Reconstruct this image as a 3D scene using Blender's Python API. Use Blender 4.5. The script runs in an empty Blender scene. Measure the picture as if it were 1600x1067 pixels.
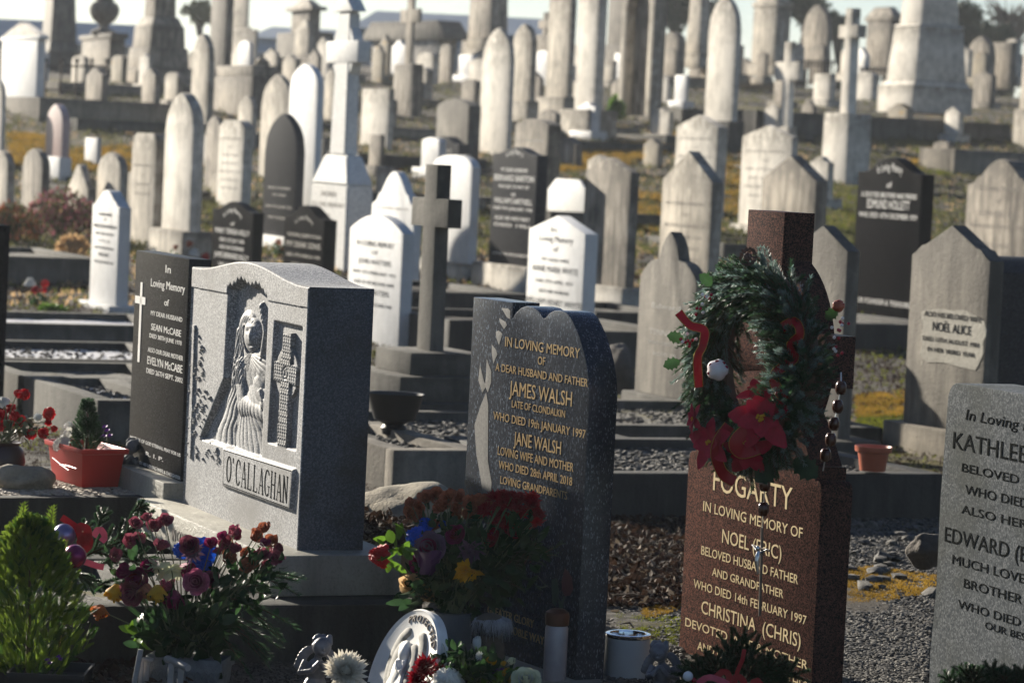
import bpy, bmesh, math, random
import numpy as np
from mathutils import Vector, Matrix, noise
R = math.radians
rnd = random.Random(7)
S = bpy.context.scene
# ---------------------------------------------------------------- camera, sky, sun, exposure
FPX = 4800.0
CAM = Vector((0, 0, 1.5))
TH = math.atan(290 / FPX); RO = R(2.75)
_F = Vector((0, math.cos(TH), -math.sin(TH))); _R0 = Vector((1, 0, 0)); _U0 = Vector((0, math.sin(TH), math.cos(TH)))
_R = _R0 * math.cos(RO) + _U0 * math.sin(RO); _U = _U0 * math.cos(RO) - _R0 * math.sin(RO)
cd = bpy.data.cameras.new('camera'); cam = bpy.data.objects.new('camera', cd); S.collection.objects.link(cam)
cam.matrix_world = Matrix(((_R.x, _U.x, -_F.x, CAM.x), (_R.y, _U.y, -_F.y, CAM.y), (_R.z, _U.z, -_F.z, CAM.z), (0, 0, 0, 1)))
cd.sensor_width = 36; cd.lens = 36 * FPX / 1600; cd.clip_end = 2000; cd.clip_start = .1
cd.dof.use_dof = True; cd.dof.focus_distance = 8.95; cd.dof.aperture_fstop = 6.3; cd.dof.aperture_blades = 9
S.camera = cam
SUN_AZ, SUN_EL = R(37.5), R(17.5)          # azimuth to the left of the view direction
w = bpy.data.worlds.new('World'); S.world = w; w.use_nodes = True
nt = w.node_tree; bg = nt.nodes['Background']; sky = nt.nodes.new('ShaderNodeTexSky')
sky.sky_type = 'NISHITA'; sky.sun_disc = False; sky.sun_elevation = SUN_EL; sky.sun_rotation = -SUN_AZ
sky.air_density = 1.0; sky.dust_density = .35; sky.ozone_density = 1.6
tn = nt.nodes.new('ShaderNodeMix'); tn.data_type = 'RGBA'; tn.blend_type = 'MULTIPLY'; tn.inputs[0].default_value = 1; tn.inputs[7].default_value = (.86, .95, 1.14, 1)
nt.links.new(sky.outputs[0], tn.inputs[6]); nt.links.new(tn.outputs[2], bg.inputs[0]); bg.inputs[1].default_value = .034
sd = bpy.data.lights.new('sun', 'SUN'); sun = bpy.data.objects.new('sun', sd); S.collection.objects.link(sun)
sd.energy = 5.0; sd.angle = R(.5); sd.color = (1, .915, .775)
sdir = Vector((-math.sin(SUN_AZ) * math.cos(SUN_EL), math.cos(SUN_AZ) * math.cos(SUN_EL), math.sin(SUN_EL)))
sun.rotation_euler = sdir.to_track_quat('Z', 'Y').to_euler()
S.view_settings.view_transform = 'Standard'; S.view_settings.look = 'None'; S.view_settings.gamma = 1
S.view_settings.exposure = 1.45
# ---------------------------------------------------------------- geometry of the view
def ray(px, py):
    return (_F + _R * ((px - 800) / FPX) - _U * ((py - 533.5) / FPX))
def proj(p):
    q = Vector(p) - CAM; d = q.dot(_F)
    return (800 + FPX * q.dot(_R) / d, 533.5 - FPX * q.dot(_U) / d)
def P(px, py, depth): return CAM + ray(px, py) * depth
def Pz(px, py, z):
    r = ray(px, py); return CAM + r * ((z - CAM.z) / r.z)
_ZT = [(0, 0), (20, 0), (25, .06), (30, .25), (36, .55), (42, .95), (50, 1.5), (60, 2.35), (70, 3.05), (90, 3.9), (150, 5), (400, 6)]
def zt(y):
    for (a, za), (b, zb) in zip(_ZT, _ZT[1:]):
        if y <= b: return za + (zb - za) * (y - a) / (b - a)
    return 6
def hit(px, py, off=0.0):
    r = ray(px, py); a = t = 4.0
    while t < 300:
        p = CAM + r * t
        if p.z <= zt(p.y) + off:
            for _ in range(14):
                m = (a + t) / 2; p = CAM + r * m
                if p.z <= zt(p.y) + off: t = m
                else: a = m
            return CAM + r * t
        a = t; t += .4 + t * .01
    return CAM + r * 80
def solve(fn, target, x0=0.0, x1=1.0):
    f0 = fn(x0) - target; f1 = fn(x1) - target
    for _ in range(12):
        if abs(f1 - f0) < 1e-9: break
        x2 = x1 - f1 * (x1 - x0) / (f1 - f0); x0, f0 = x1, f1; x1 = x2; f1 = fn(x1) - target
        if abs(f1) < 1e-4: break
    return x1
# ---------------------------------------------------------------- meshes
class MB:
    def __init__(s): s.v = []; s.f = []
    def add(s, v, f):
        n = len(s.v); s.v.extend(tuple(p) for p in v); s.f.extend(tuple(i + n for i in q) for q in f)
    def box(s, x0, x1, y0, y1, z0, z1, M=None):
        v = [Vector((x, y, z)) for x in (x0, x1) for y in (y0, y1) for z in (z0, z1)]
        if M is not None: v = [M @ p for p in v]
        s.add(v, [(0, 1, 3, 2), (4, 6, 7, 5), (0, 4, 5, 1), (2, 3, 7, 6), (0, 2, 6, 4), (1, 5, 7, 3)])
    def tube(s, pts, rad, n=6, cap=True):
        pts = [Vector(p) for p in pts]; L = len(pts)
        if not hasattr(rad, '__len__'): rad = [rad] * L
        v = []; up = Vector((.31, .17, .93))
        for i, p in enumerate(pts):
            t = (pts[min(i + 1, L - 1)] - pts[max(i - 1, 0)])
            t = t.normalized() if t.length > 1e-9 else Vector((0, 0, 1))
            a = t.cross(up)
            if a.length < .05: a = t.cross(Vector((1, 0, 0)))
            a.normalize(); b = t.cross(a)
            for k in range(n):
                q = 2 * math.pi * k / n; v.append(p + (a * math.cos(q) + b * math.sin(q)) * rad[i])
        f = [(i * n + k, i * n + (k + 1) % n, (i + 1) * n + (k + 1) % n, (i + 1) * n + k) for i in range(L - 1) for k in range(n)]
        if cap: f += [tuple(range(n))[::-1], tuple(range((L - 1) * n, L * n))]
        s.add(v, f)
    def lathe(s, prof, n=24, M=None, squash=1):
        v = [Vector((r * math.cos(2 * math.pi * k / n), squash * r * math.sin(2 * math.pi * k / n), z)) for r, z in prof for k in range(n)]
        if M is not None: v = [M @ p for p in v]
        f = [(i * n + k, i * n + (k + 1) % n, (i + 1) * n + (k + 1) % n, (i + 1) * n + k) for i in range(len(prof) - 1) for k in range(n)]
        s.add(v, f)
    def grid(s, fn, nu, nv):
        v = [fn(i / nu, j / nv) for i in range(nu + 1) for j in range(nv + 1)]
        s.add(v, [(i * (nv + 1) + j, (i + 1) * (nv + 1) + j, (i + 1) * (nv + 1) + j + 1, i * (nv + 1) + j + 1) for i in range(nu) for j in range(nv)])
    def blob(s, c, r, amp=.15, fr=1.5, sub=2, M=None, seed=0):
        bv, bf = ico(sub); c = Vector(c); out = []
        for p in bv:
            k = 1 + amp * noise.noise(p * fr + Vector((seed * 3.1, seed * 1.7, seed)))
            q = Vector((p.x * r[0] * k, p.y * r[1] * k, p.z * r[2] * k))
            if M is not None: q = M @ q
            out.append(q + c)
        s.add(out, bf)
    def build(s, name, m, parent=None, angle=40, smooth=True):
        me = bpy.data.meshes.new(name); me.from_pydata(s.v, [], s.f); me.update()
        return link(name, me, m, parent, angle, smooth)
_ico = {}
def ico(sub):
    if sub not in _ico:
        b = bmesh.new(); bmesh.ops.create_icosphere(b, subdivisions=sub, radius=1)
        _ico[sub] = ([v.co.copy() for v in b.verts], [tuple(x.index for x in f.verts) for f in b.faces]); b.free()
    return _ico[sub]
def link(name, me, m, parent=None, angle=40, smooth=True):
    o = bpy.data.objects.new(name, me); S.collection.objects.link(o); me.materials.append(m)
    if smooth:
        me.polygons.foreach_set('use_smooth', [True] * len(me.polygons)); me.set_sharp_from_angle(angle=R(angle))
    if parent is not None: o.parent = parent
    return o
def tag(o, label=None, cat=None, group=None, kind=None):
    if label: o['label'] = label
    if cat: o['category'] = cat
    if group: o['group'] = group
    if kind: o['kind'] = kind
    return o
def empty(name, loc, rz=0, label=None, cat=None, group=None):
    o = bpy.data.objects.new(name, None); S.collection.objects.link(o); o.empty_display_size = .1
    o.location = loc; o.rotation_euler = (0, 0, rz); return tag(o, label, cat, group)
# ---------------------------------------------------------------- materials
class N:
    def __init__(s, name):
        s.m = bpy.data.materials.new(name); s.m.use_nodes = True; s.t = s.m.node_tree
        s.b = s.t.nodes['Principled BSDF']; s.tc = s.t.nodes.new('ShaderNodeTexCoord')
        oi = s.t.nodes.new('ShaderNodeObjectInfo'); ad = s.t.nodes.new('ShaderNodeVectorMath'); ad.operation = 'MULTIPLY_ADD'
        cm = s.t.nodes.new('ShaderNodeCombineXYZ')
        for i in range(3): s.l(oi.outputs['Random'], cm.inputs[i])
        s.l(cm.outputs[0], ad.inputs[0]); ad.inputs[1].default_value = (37, 23, 11); s.l(s.tc.outputs['Object'], ad.inputs[2])
        s.vec = ad.outputs[0]; s.rand = oi.outputs['Random']
    def l(s, a, b): s.t.links.new(a, b)
    def noise(s, scale, detail=5, rough=.6, stretch=None):
        n = s.t.nodes.new('ShaderNodeTexNoise'); n.inputs['Scale'].default_value = scale
        n.inputs['Detail'].default_value = detail; n.inputs['Roughness'].default_value = rough
        v = s.vec
        if stretch:
            m = s.t.nodes.new('ShaderNodeMapping'); m.inputs['Scale'].default_value = stretch; s.l(v, m.inputs[0]); v = m.outputs[0]
        s.l(v, n.inputs['Vector']); return n.outputs['Fac']
    def vor(s, scale, stretch=None):
        n = s.t.nodes.new('ShaderNodeTexVoronoi'); n.inputs['Scale'].default_value = scale; v = s.vec
        if stretch:
            m = s.t.nodes.new('ShaderNodeMapping'); m.inputs['Scale'].default_value = stretch; s.l(v, m.inputs[0]); v = m.outputs[0]
        s.l(v, n.inputs['Vector'])
        x = s.t.nodes.new('ShaderNodeSeparateColor'); s.l(n.outputs['Color'], x.inputs[0]); return x.outputs[0]
    def ramp(s, fac, lo, hi):
        r = s.t.nodes.new('ShaderNodeMapRange'); r.inputs[1].default_value = lo; r.inputs[2].default_value = hi; s.l(fac, r.inputs[0]); return r.outputs[0]
    def mix(s, fac, a, b):
        m = s.t.nodes.new('ShaderNodeMix'); m.data_type = 'RGBA'
        if isinstance(fac, (int, float)): m.inputs[0].default_value = fac
        else: s.l(fac, m.inputs[0])
        for i, c in ((6, a), (7, b)):
            if isinstance(c, tuple): m.inputs[i].default_value = (*c, 1)
            else: s.l(c, m.inputs[i])
        return m.outputs[2]
    def mul(s, a, b):
        m = s.t.nodes.new('ShaderNodeMath'); m.operation = 'MULTIPLY'
        for i, c in ((0, a), (1, b)):
            if isinstance(c, (int, float)): m.inputs[i].default_value = c
            else: s.l(c, m.inputs[i])
        return m.outputs[0]
    def gen(s):
        x = s.t.nodes.new('ShaderNodeSeparateXYZ'); s.l(s.tc.outputs['Generated'], x.inputs[0]); return x.outputs
    def col(s, c): s.l(c, s.b.inputs['Base Color']) if not isinstance(c, tuple) else setattr(s.b.inputs['Base Color'], 'default_value', (*c, 1))
    def set(s, rough=.6, spec=.5, metal=0, **k):
        s.b.inputs['Roughness'].default_value = rough; s.b.inputs['Specular IOR Level'].default_value = spec; s.b.inputs['Metallic'].default_value = metal
        for a, v in k.items(): s.b.inputs[a.replace('_', ' ')].default_value = v
    def bump(s, fac, dist, strength=1):
        b = s.t.nodes.new('ShaderNodeBump'); b.inputs['Distance'].default_value = dist; b.inputs['Strength'].default_value = strength
        s.l(fac, b.inputs['Height']); s.l(b.outputs[0], s.b.inputs['Normal'])
def thin(name, c, var=.3, scale=30, k=.45, rough=.6):
    n = N(name); d = tuple(x * (1 - var) for x in c); a = n.mix(n.ramp(n.noise(scale, 4), .3, .7), d, c); n.col(a); n.set(rough, .3)
    t = n.t.nodes.new('ShaderNodeBsdfTranslucent'); n.l(a, t.inputs[0]); mx = n.t.nodes.new('ShaderNodeMixShader'); mx.inputs[0].default_value = k
    n.l(n.b.outputs[0], mx.inputs[1]); n.l(t.outputs[0], mx.inputs[2]); n.l(mx.outputs[0], n.t.nodes['Material Output'].inputs[0]); return n.m
def plain(name, c, rough=.5, spec=.5, metal=0, var=.25, scale=12, bump=0, **k):
    n = N(name); d = tuple(x * (1 - var) for x in c); f = n.noise(scale, 4)
    n.col(n.mix(n.ramp(f, .3, .7), d, c)); n.set(rough, spec, metal, **k)
    if bump: n.bump(n.noise(scale * 6, 3), bump)
    return n.m
def granite(name, c1, c2, speck, sc=260, rough=.2, thr=(.55, .62), spec=.5, big=None, st=None):
    n = N(name); a = n.mix(n.ramp(n.noise(sc * .5, 3), .35, .65), c1, c2)
    a = n.mix(n.ramp(n.vor(sc, st), *thr), a, speck)
    if big: a = n.mix(n.ramp(n.noise(3.5, 4), .45, .75), a, big)
    n.col(a); n.set(rough, spec)
    if spec < .15: n.b.inputs['IOR'].default_value = 1.09
    n.bump(n.noise(sc, 2), .0004); return n.m
def old(name, pale, dark, dirt=.6, lo=.42, hi=.68, rough=.85, lichen=None, top=.6):
    """weathered stone: pale face, dark run-off streaks and grime towards the top and rims"""
    n = N(name)
    a = n.mix(n.ramp(n.noise(9, 6), .3, .7), tuple(x * .82 for x in pale), pale)
    a = n.mix(n.mul(n.ramp(n.noise(2.2, 6, .65, (5, 5, .7)), lo, hi), dirt), a, dark)
    a = n.mix(n.mul(n.ramp(n.noise(3, 5), .5, .7), dirt * .8), a, dark)
    g = n.gen(); gz = n.ramp(g[2], .58, .93)
    a = n.mix(n.mul(n.mul(gz, n.ramp(n.noise(7, 5), .28, .55)), min(1, top * 1.35)), a, dark)
    sb = n.t.nodes.new('ShaderNodeMath'); sb.operation = 'SUBTRACT'; n.l(g[0], sb.inputs[0]); sb.inputs[1].default_value = .5; ab = n.t.nodes.new('ShaderNodeMath'); ab.operation = 'ABSOLUTE'; n.l(sb.outputs[0], ab.inputs[0])
    a = n.mix(n.mul(n.mul(n.ramp(ab.outputs[0], .34, .5), n.ramp(n.noise(9, 5), .3, .6)), top), a, dark)
    if lichen: a = n.mix(n.ramp(n.noise(5, 6), .6, .66), a, lichen)
    a = n.mix(n.mul(n.ramp(n.noise(120, 2), .5, .8), .35), a, tuple(x * .5 for x in dark))
    n.col(a); n.set(rough, .3); n.bump(n.noise(45, 6, .7), .006, .8); return n.m
MT = dict(
    limeA=old('cream_limestone', (.70, .63, .52), (.10, .085, .066), .7),
    limeB=old('sooty_limestone', (.54, .47, .38), (.075, .064, .05), .85, .38, .62),
    limeC=old('bright_limestone', (.84, .78, .68), (.17, .15, .12), .5, .5, .72),
    limeD=old('grey_limestone', (.26, .235, .195), (.075, .066, .055), .8, .4, .62),
    limeL=old('lichened_limestone', (.42, .37, .28), (.13, .11, .085), .7, lichen=(.45, .27, .06)),
    marble=old('white_marble', (.66, .66, .66), (.33, .32, .30), .5, .5, .8, .55, top=.3),
    white=old('painted_white_stone', (.72, .72, .71), (.42, .40, .36), .45, .55, .85, .6, top=.1),
    black=granite('black_polished_granite', (.007, .007, .008), (.014, .014, .015), (.03, .03, .034), 300, .35, (.8, .95), spec=.07),
    dgrey=granite('charcoal_granite', (.03, .031, .033), (.055, .055, .058), (.09, .09, .095), 240, .4, (.7, .9), spec=.12),
    ggrey=granite('grey_silver_granite', (.15, .155, .165), (.30, .30, .31), (.40, .40, .41), 330, .38, (.62, .85)),
    gpale=granite('pale_honed_granite', (.36, .35, .33), (.5, .49, .46), (.62, .61, .58), 330, .4, (.6, .85)),
    blue=granite('blue_pearl_granite', (.011, .015, .024), (.032, .039, .052), (.15, .18, .22), 330, .25, (.84, 1.0), st=(1, 1, .4), spec=.4),
    red=granite('red_brown_granite', (.046, .025, .021), (.125, .060, .047), (.014, .012, .012), 300, .35, (.60, .68), spec=.14),
    pinkg=granite('old_pink_granite', (.30, .18, .16), (.42, .27, .24), (.5, .42, .4), 160, .4, (.6, .8)),
    conc=old('kerb_concrete', (.15, .14, .12), (.045, .042, .036), .7, .42, .66, .9),
    concd=old('dark_kerb_concrete', (.055, .052, .047), (.02, .019, .017), .7, .42, .66, .8, top=.2),
    concb=old('pale_kerb_concrete', (.33, .29, .23), (.11, .095, .075), .6, .42, .66, .9),
    gold=plain('gilt_lettering', (.50, .34, .15), .4, .5, .25, .2),
    goldp=plain('cream_gilt_lettering', (.56, .44, .24), .45, .5, .15, .15),
    lead=plain('black_lead_lettering', (.04, .04, .04), .8, .1, IOR=1.08),
    faint=plain('worn_cut_lettering', (.22, .19, .16), .8),
    faintd=plain('worn_pale_lettering', (.46, .44, .4), .8),
    silver=plain('silver_painted_lettering', (.8, .78, .74), .5),
    soil=plain('dark_earth', (.05, .04, .032), .95, .2, var=.5),
)
# ---------------------------------------------------------------- lettering
_tc = {}
def tmesh(s):
    if s not in _tc:
        cu = bpy.data.curves.new('t', 'FONT'); cu.body = s; cu.resolution_u = 3; cu.extrude = .5
        ob = bpy.data.objects.new('t', cu); S.collection.objects.link(ob)
        dg = bpy.context.evaluated_depsgraph_get(); me = bpy.data.meshes.new_from_object(ob.evaluated_get(dg))
        _tc[s] = ([tuple(v.co) for v in me.vertices], [tuple(p.vertices) for p in me.polygons])
        bpy.data.objects.remove(ob); bpy.data.curves.remove(cu); bpy.data.meshes.remove(me)
    return _tc[s]
def caph():
    v, _ = tmesh('H'); return max(p[1] for p in v)
def put_text(mb, s, u0, u1, v, h, y, th=.0011, shear=0):
    """a line of lettering on a face: local x from u0 to u1, baseline at v, capital height h"""
    vs, fs = tmesh(s)
    if not vs: return
    xa = min(p[0] for p in vs); xb = max(p[0] for p in vs); k = h / caph(); sx = (u1 - u0) / (xb - xa)
    mb.add([(u0 + (p[0] - xa) * sx + shear * p[1] * k, y - th * (.5 + p[2]) - .0002, v + p[1] * k) for p in vs], fs)
def arc_text(mb, s, uc, vc, rad, span, h, y, th=.0025, wf=1.0, a0=0):
    """letters along an arc about (uc,vc), span in radians"""
    k = h / caph(); n = len(s); ws = []
    for c in s:
        vs, _ = tmesh(c) if c != ' ' else ([], [])
        ws.append((max(p[0] for p in vs) if vs else .35) + .12)
    tot = sum(ws); pos = 0
    for c, wd in zip(s, ws):
        a = a0 + span * ((pos + wd / 2) / tot - .5); pos += wd
        if c == ' ': continue
        vs, fs = tmesh(c); ca, sa = math.cos(-a), math.sin(-a)
        f = span * rad / (tot * k)
        out = []
        for p in vs:
            x = (p[0] - wd / 2) * k * min(1.4, f) ; z = p[1] * k
            out.append((uc + rad * math.sin(a) + x * ca - z * sa, y - th * (.5 + p[2]) + .0005, vc + rad * math.cos(a) + x * sa + z * ca))
        mb.add(out, fs)
# ---------------------------------------------------------------- headstones
def prof(kind):
    """top outline: (u 0..1, v) with v 0 = shoulder, 1 = apex"""
    if isinstance(kind, list): return kind
    n = 18; u = [i / n for i in range(n + 1)]
    if kind == 'flat': return [(0, 0), (1, 0)]
    if kind == 'round': return [(x, math.sqrt(max(0, 1 - (2 * x - 1) ** 2))) for x in u]
    if kind == 'seg': return [(x, 1 - (2 * x - 1) ** 2) for x in u]
    if kind == 'gothic': return [(x, math.sqrt(max(0, .64 - (.8 - min(x, 1 - x)) ** 2)) / .7416) for x in u]
    if kind == 'ogee': return [(0, 0)] + [(.06 + .88 * x, .5 - .5 * math.cos(2 * math.pi * x)) for x in u] + [(1, 0)]
    if kind == 'gable': return [(0, 0), (.5, 1), (1, 0)]
    if kind == 'sgable': return [(0, -.6), (.05, -.45), (.12, -.1), (.18, -.02), (.5, 1), (.82, -.02), (.88, -.1), (.95, -.45), (1, -.6)]
    if kind == 'notch': return [(0, -.35), (.1, -.2), (.16, .1), (.2, .12)] + [(.2 + .6 * x, .12 + .88 * math.sin(math.pi * x)) for x in u[1:-1]] + [(.8, .12), (.84, .1), (.9, -.2), (1, -.35)]
    if kind == 'trefoil': return [(0, -.1)] + [(x * .3, -.1 + .45 * math.sin(x * math.pi * .5) ** .8) for x in u[3::3]] + [(.33, .38), (.36, .62), (.42, .85), (.5, 1.0), (.58, .85), (.64, .62), (.67, .38)] + [(1 - x * .3, -.1 + .45 * math.sin(x * math.pi * .5) ** .8) for x in u[3::3][::-1]] + [(1, -.1)]
    if kind == 'cut': return [(0, 0), (.2, 1), (.8, 1), (1, 0)]
    if kind == 'scroll': return [(0, .2), (.02, .55), (.08, .85), (.18, 1), (.82, 1), (.92, .85), (.98, .55), (1, .2)]
def bev(bm, w, seg=2, ang=30):
    es = [e for e in bm.edges if len(e.link_faces) == 2 and e.calc_face_angle(0) > R(ang)]
    if es and w > 0: bmesh.ops.bevel(bm, geom=es, offset=w, segments=seg, affect='EDGES', profile=.6, clamp_overlap=True)
def extrude_mesh(name, pts, y0, y1, m, parent=None, bw=.005, angle=35, wob=0):
    """closed outline pts (x,z) extruded from y0 to y1"""
    bm = bmesh.new(); a = [bm.verts.new((p[0], y0, p[1])) for p in pts]; b = [bm.verts.new((p[0], y1, p[1])) for p in pts]
    bm.faces.new(a); bm.faces.new(b[::-1]); n = len(pts)
    for i in range(n): bm.faces.new((a[i], b[i], b[(i + 1) % n], a[(i + 1) % n]))
    bmesh.ops.recalc_face_normals(bm, faces=bm.faces[:])
    fe = [e for e in bm.edges if len(e.link_faces) == 2 and any(len(f.verts) == n and n > 4 for f in e.link_faces)] if n > 4 else \
         [e for e in bm.edges if e.calc_face_angle(0) > .5]
    if bw > 0 and fe: bmesh.ops.bevel(bm, geom=fe, offset=bw, segments=2, affect='EDGES', profile=.6, clamp_overlap=True)
    me = bpy.data.meshes.new(name); bm.to_mesh(me); bm.free()
    return link(name, me, m, parent, angle)
GRP = 'headstones standing in the cemetery rows'
class Stone: pass
def frame(xl, xc, xr, ytop, yb, yaw=24, depth=None, zb=None, lean=.048, off=0.0):
    """stone box whose near vertical edge is seen at xc (at shoulder height), far front edge at xl, back edge at xr"""
    s = Stone(); bx = xc - lean * (yb - ytop)
    s.C = P(bx, yb, depth) if depth else (Pz(bx, yb, zb) if zb is not None else hit(bx, yb, off))
    ya = R(yaw); s.yaw = ya; s.d = Vector((-math.sin(ya), math.cos(ya), 0)); s.e = Vector((math.cos(ya), math.sin(ya), 0)); Z = Vector((0, 0, 1))
    s.H = solve(lambda t: proj(s.C + Z * t)[1], ytop)
    s.W = solve(lambda t: proj(s.C + Z * s.H + s.d * t)[0], xl)
    s.T = abs(solve(lambda t: proj(s.C + Z * s.H + s.e * t)[0], xr))
    s.rz = ya - math.pi / 2; s.y0 = -s.T / 2
    s.o = s.C + s.d * s.W / 2 + s.e * s.T / 2
    s.face = lambda u, v: s.o + s.d * (-u) + s.e * (-s.T / 2) + Z * v      # u from the centre, + towards the near edge
    def uv(px, py):
        r = ray(px, py); n = s.e; t = (s.face(0, 0) - CAM).dot(n) / r.dot(n); q = CAM + r * t - s.face(0, 0)
        return (-q.dot(s.d), q.z)
    s.uv = uv
    return s
def stone(label, xl, xc, xr, ytop, ypk, yb, kind='gable', m='limeA', yaw=24, depth=None, zb=None, base=None, basem=None, txt=None, tm=None, bw=.008,
          name='headstone', cat='headstone', ground=True, group=GRP, arc=None, tilt=0, lipz=.12):
    s = frame(xl, xc, xr, ytop, yb, yaw, depth, zb, off=base[0] if base and ground else 0)
    Z = Vector((0, 0, 1))
    hp = solve(lambda t: proj(s.face(0, t))[1], ypk) if ypk is not None else s.H
    s.hp = hp; W = s.W; H = s.H
    root = empty(name, s.o, s.rz, label, cat, group); s.root = root
    if tilt: root.rotation_euler = (0, R(tilt), s.rz)
    top = [(-W / 2 + u * W, H + v * (hp - H)) for u, v in prof(kind)]
    bot = -.06 if ground and not base else 0
    pts = [(-W / 2, bot)] + top + [(W / 2, bot)]
    s.slab = extrude_mesh('slab', pts, -s.T / 2, s.T / 2, MT[m], root, bw)
    if base:
        bh, ex = base; b = extrude_mesh('plinth', [(-W / 2 - ex, -bh - .05), (-W / 2 - ex, 0), (W / 2 + ex, 0), (W / 2 + ex, -bh - .05)], -s.T / 2 - ex, s.T / 2 + ex, MT[basem or m], root, .012)
    if txt or arc:
        mb = MB()
        if arc:
            t, rad, vc, span, h = arc; arc_text(mb, t, 0, vc * H - rad * W, rad * W, span, h * H, s.y0)
        for t in (txt or []):
            ss, wf, vf, hf = t[:4]; c = t[4] if len(t) > 4 else 0
            put_text(mb, ss, (c - wf / 2) * W, (c + wf / 2) * W, vf * H, hf * H, s.y0)
        mb.build('inscription', MT[tm or 'faint'], root, smooth=False)
    return s
# ---------------------------------------------------------------- the ground
def ground():
    n = N('cemetery_ground')
    soil = n.mix(n.ramp(n.noise(1.1, 6), .4, .6), (.032, .026, .020), (.075, .062, .048))
    grit = n.mix(n.ramp(n.vor(30), .5, .9), soil, (.14, .13, .115))
    a = n.mix(n.ramp(n.noise(.9, 6), .48, .56), soil, grit)
    a = n.mix(n.ramp(n.noise(.45, 7, .7), .56, .62), a, (.10, .085, .02))
    a = n.mix(n.ramp(n.noise(.7, 7, .7), .60, .66), a, (.30, .17, .03))
    n.col(a); n.set(.95, .2); n.bump(n.noise(18, 8, .75), .05, 1)
    ys = [2 + .12 * i for i in range(150)] + [20 + .5 * i for i in range(100)] + [70 + 4 * i for i in range(60)] + [320, 420, 600, 1000, 1600]
    xs = np.concatenate([[-900, -300, -100, -50, -30], np.arange(-20, -3, .6), np.arange(-3, 3, .09), np.arange(3, 21, .6), [30, 50, 100, 300, 900]])
    mb = MB(); nx = len(xs)
    for y in ys:
        for x in xs:
            z = zt(y) + .03 * noise.noise(Vector((x * 1.3, y * 1.3, 0))) + .012 * noise.noise(Vector((x * 6, y * 6, 4)))
            if y < 9: z -= .04
            mb.v.append((x, y, z - .012))
    for j in range(len(ys) - 1):
        for i in range(nx - 1): a0 = j * nx + i; mb.f.append((a0, a0 + 1, a0 + nx + 1, a0 + nx))
    tag(mb.build('ground', n.m, angle=180), kind='structure')
ground()
# ---------------------------------------------------------------- plots edged with kerbs
def mats_gravel():
    n = N('grey_gravel_bed'); a = n.mix(n.ramp(n.vor(60), .2, .9), (.05, .047, .043), (.18, .17, .15)); a = n.mix(n.ramp(n.noise(2, 6), .58, .66), a, (.13, .11, .03))
    n.col(a); n.set(.95, .2); n.bump(n.vor(60), .012, 1); return n.m
MT['gravel'] = mats_gravel()
MT['chips'] = plain('white_marble_chippings', (.75, .75, .78), .8, .3, var=.45, scale=60, bump=.01)
MT['mossbed'] = plain('yellow_green_mossy_bed', (.20, .16, .03), .95, .2, var=.7, scale=4, bump=.03)
def rockproto(seed):
    v, f = ico(1); r = random.Random(seed); k = [r.uniform(.75, 1.2) for _ in v]; return [p * q for p, q in zip(v, k)], f
_rp = [rockproto(i) for i in range(6)]
def pebbles(mb, pts, lo, hi, flat=.6):
    for p in pts:
        v, f = rnd.choice(_rp); r = rnd.uniform(lo, hi); M = Matrix.Rotation(rnd.uniform(0, 6.28), 3, 'Z') @ Matrix.Rotation(rnd.uniform(-.6, .6), 3, 'X') @ Matrix.Diagonal((r, r * rnd.uniform(.6, 1), r * flat * rnd.uniform(.7, 1.2)))
        mb.add([M @ q + p for q in v], f)
def plot(label, x0, x1, yt, yb, back, m='conc', bed='gravel', yaw=24, w=.1, peb=0, drop=.05, open_right=False):
    """a kerbed grave plot: near long face from x0 to x1 with its top edge at yt and foot at yb (pixels at x0)"""
    C = hit(x0, yb); ya = R(yaw); d = Vector((-math.sin(ya), math.cos(ya), 0)); e = Vector((math.cos(ya), math.sin(ya), 0)); Z = Vector((0, 0, 1))
    H = solve(lambda t: proj(C + Z * t)[1], yt); L = solve(lambda t: proj(C + e * t + Z * H)[0], x1)
    root = empty('grave_plot', C, ya, label, 'grave plot', 'kerbed grave plots'); B = back
    def bar(nm, a0, a1, b0, b1, zz=0): return extrude_mesh(nm, [(a0, -.1), (a0, H + zz), (a1, H + zz), (a1, -.1)], b0, b1, MT[m], root, .008)
    bar('kerb', 0, L, 0, w); bar('kerb', 0, L, B - w, B, .002); bar('kerb', 0, w, w, B - w, .001)
    if not open_right: bar('kerb', L - w, L, w, B - w, .001)
    mb = MB(); nn = 26
    z0 = H - drop
    mb.grid(lambda u, v: Vector((w * .8 + u * (L - 1.6 * w), w * .8 + v * (B - 1.6 * w), z0 + .012 * noise.noise(Vector((u * L * 7, v * B * 7, C.x))))), nn, nn)
    mb.build('gravel_bed', MT[bed], root, angle=180)
    if peb:
        mp = MB(); pebbles(mp, [Vector((rnd.uniform(w, L - w), w + (B - 2 * w) * rnd.random(), z0 + .008)) for _ in range(peb)], .008, .02)
        tag(mp.build('loose_gravel', MT['pebble'], root), kind='stuff')
    root['H'] = H; return root, C, H, L, d, e
def mpeb():
    n = N('loose_pebbles'); a = n.mix(n.ramp(n.noise(40, 2), .35, .65), (.032, .03, .027), (.125, .115, .10)); n.col(a); n.set(.8, .3); return n.m
MT['pebble'] = mpeb()
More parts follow.
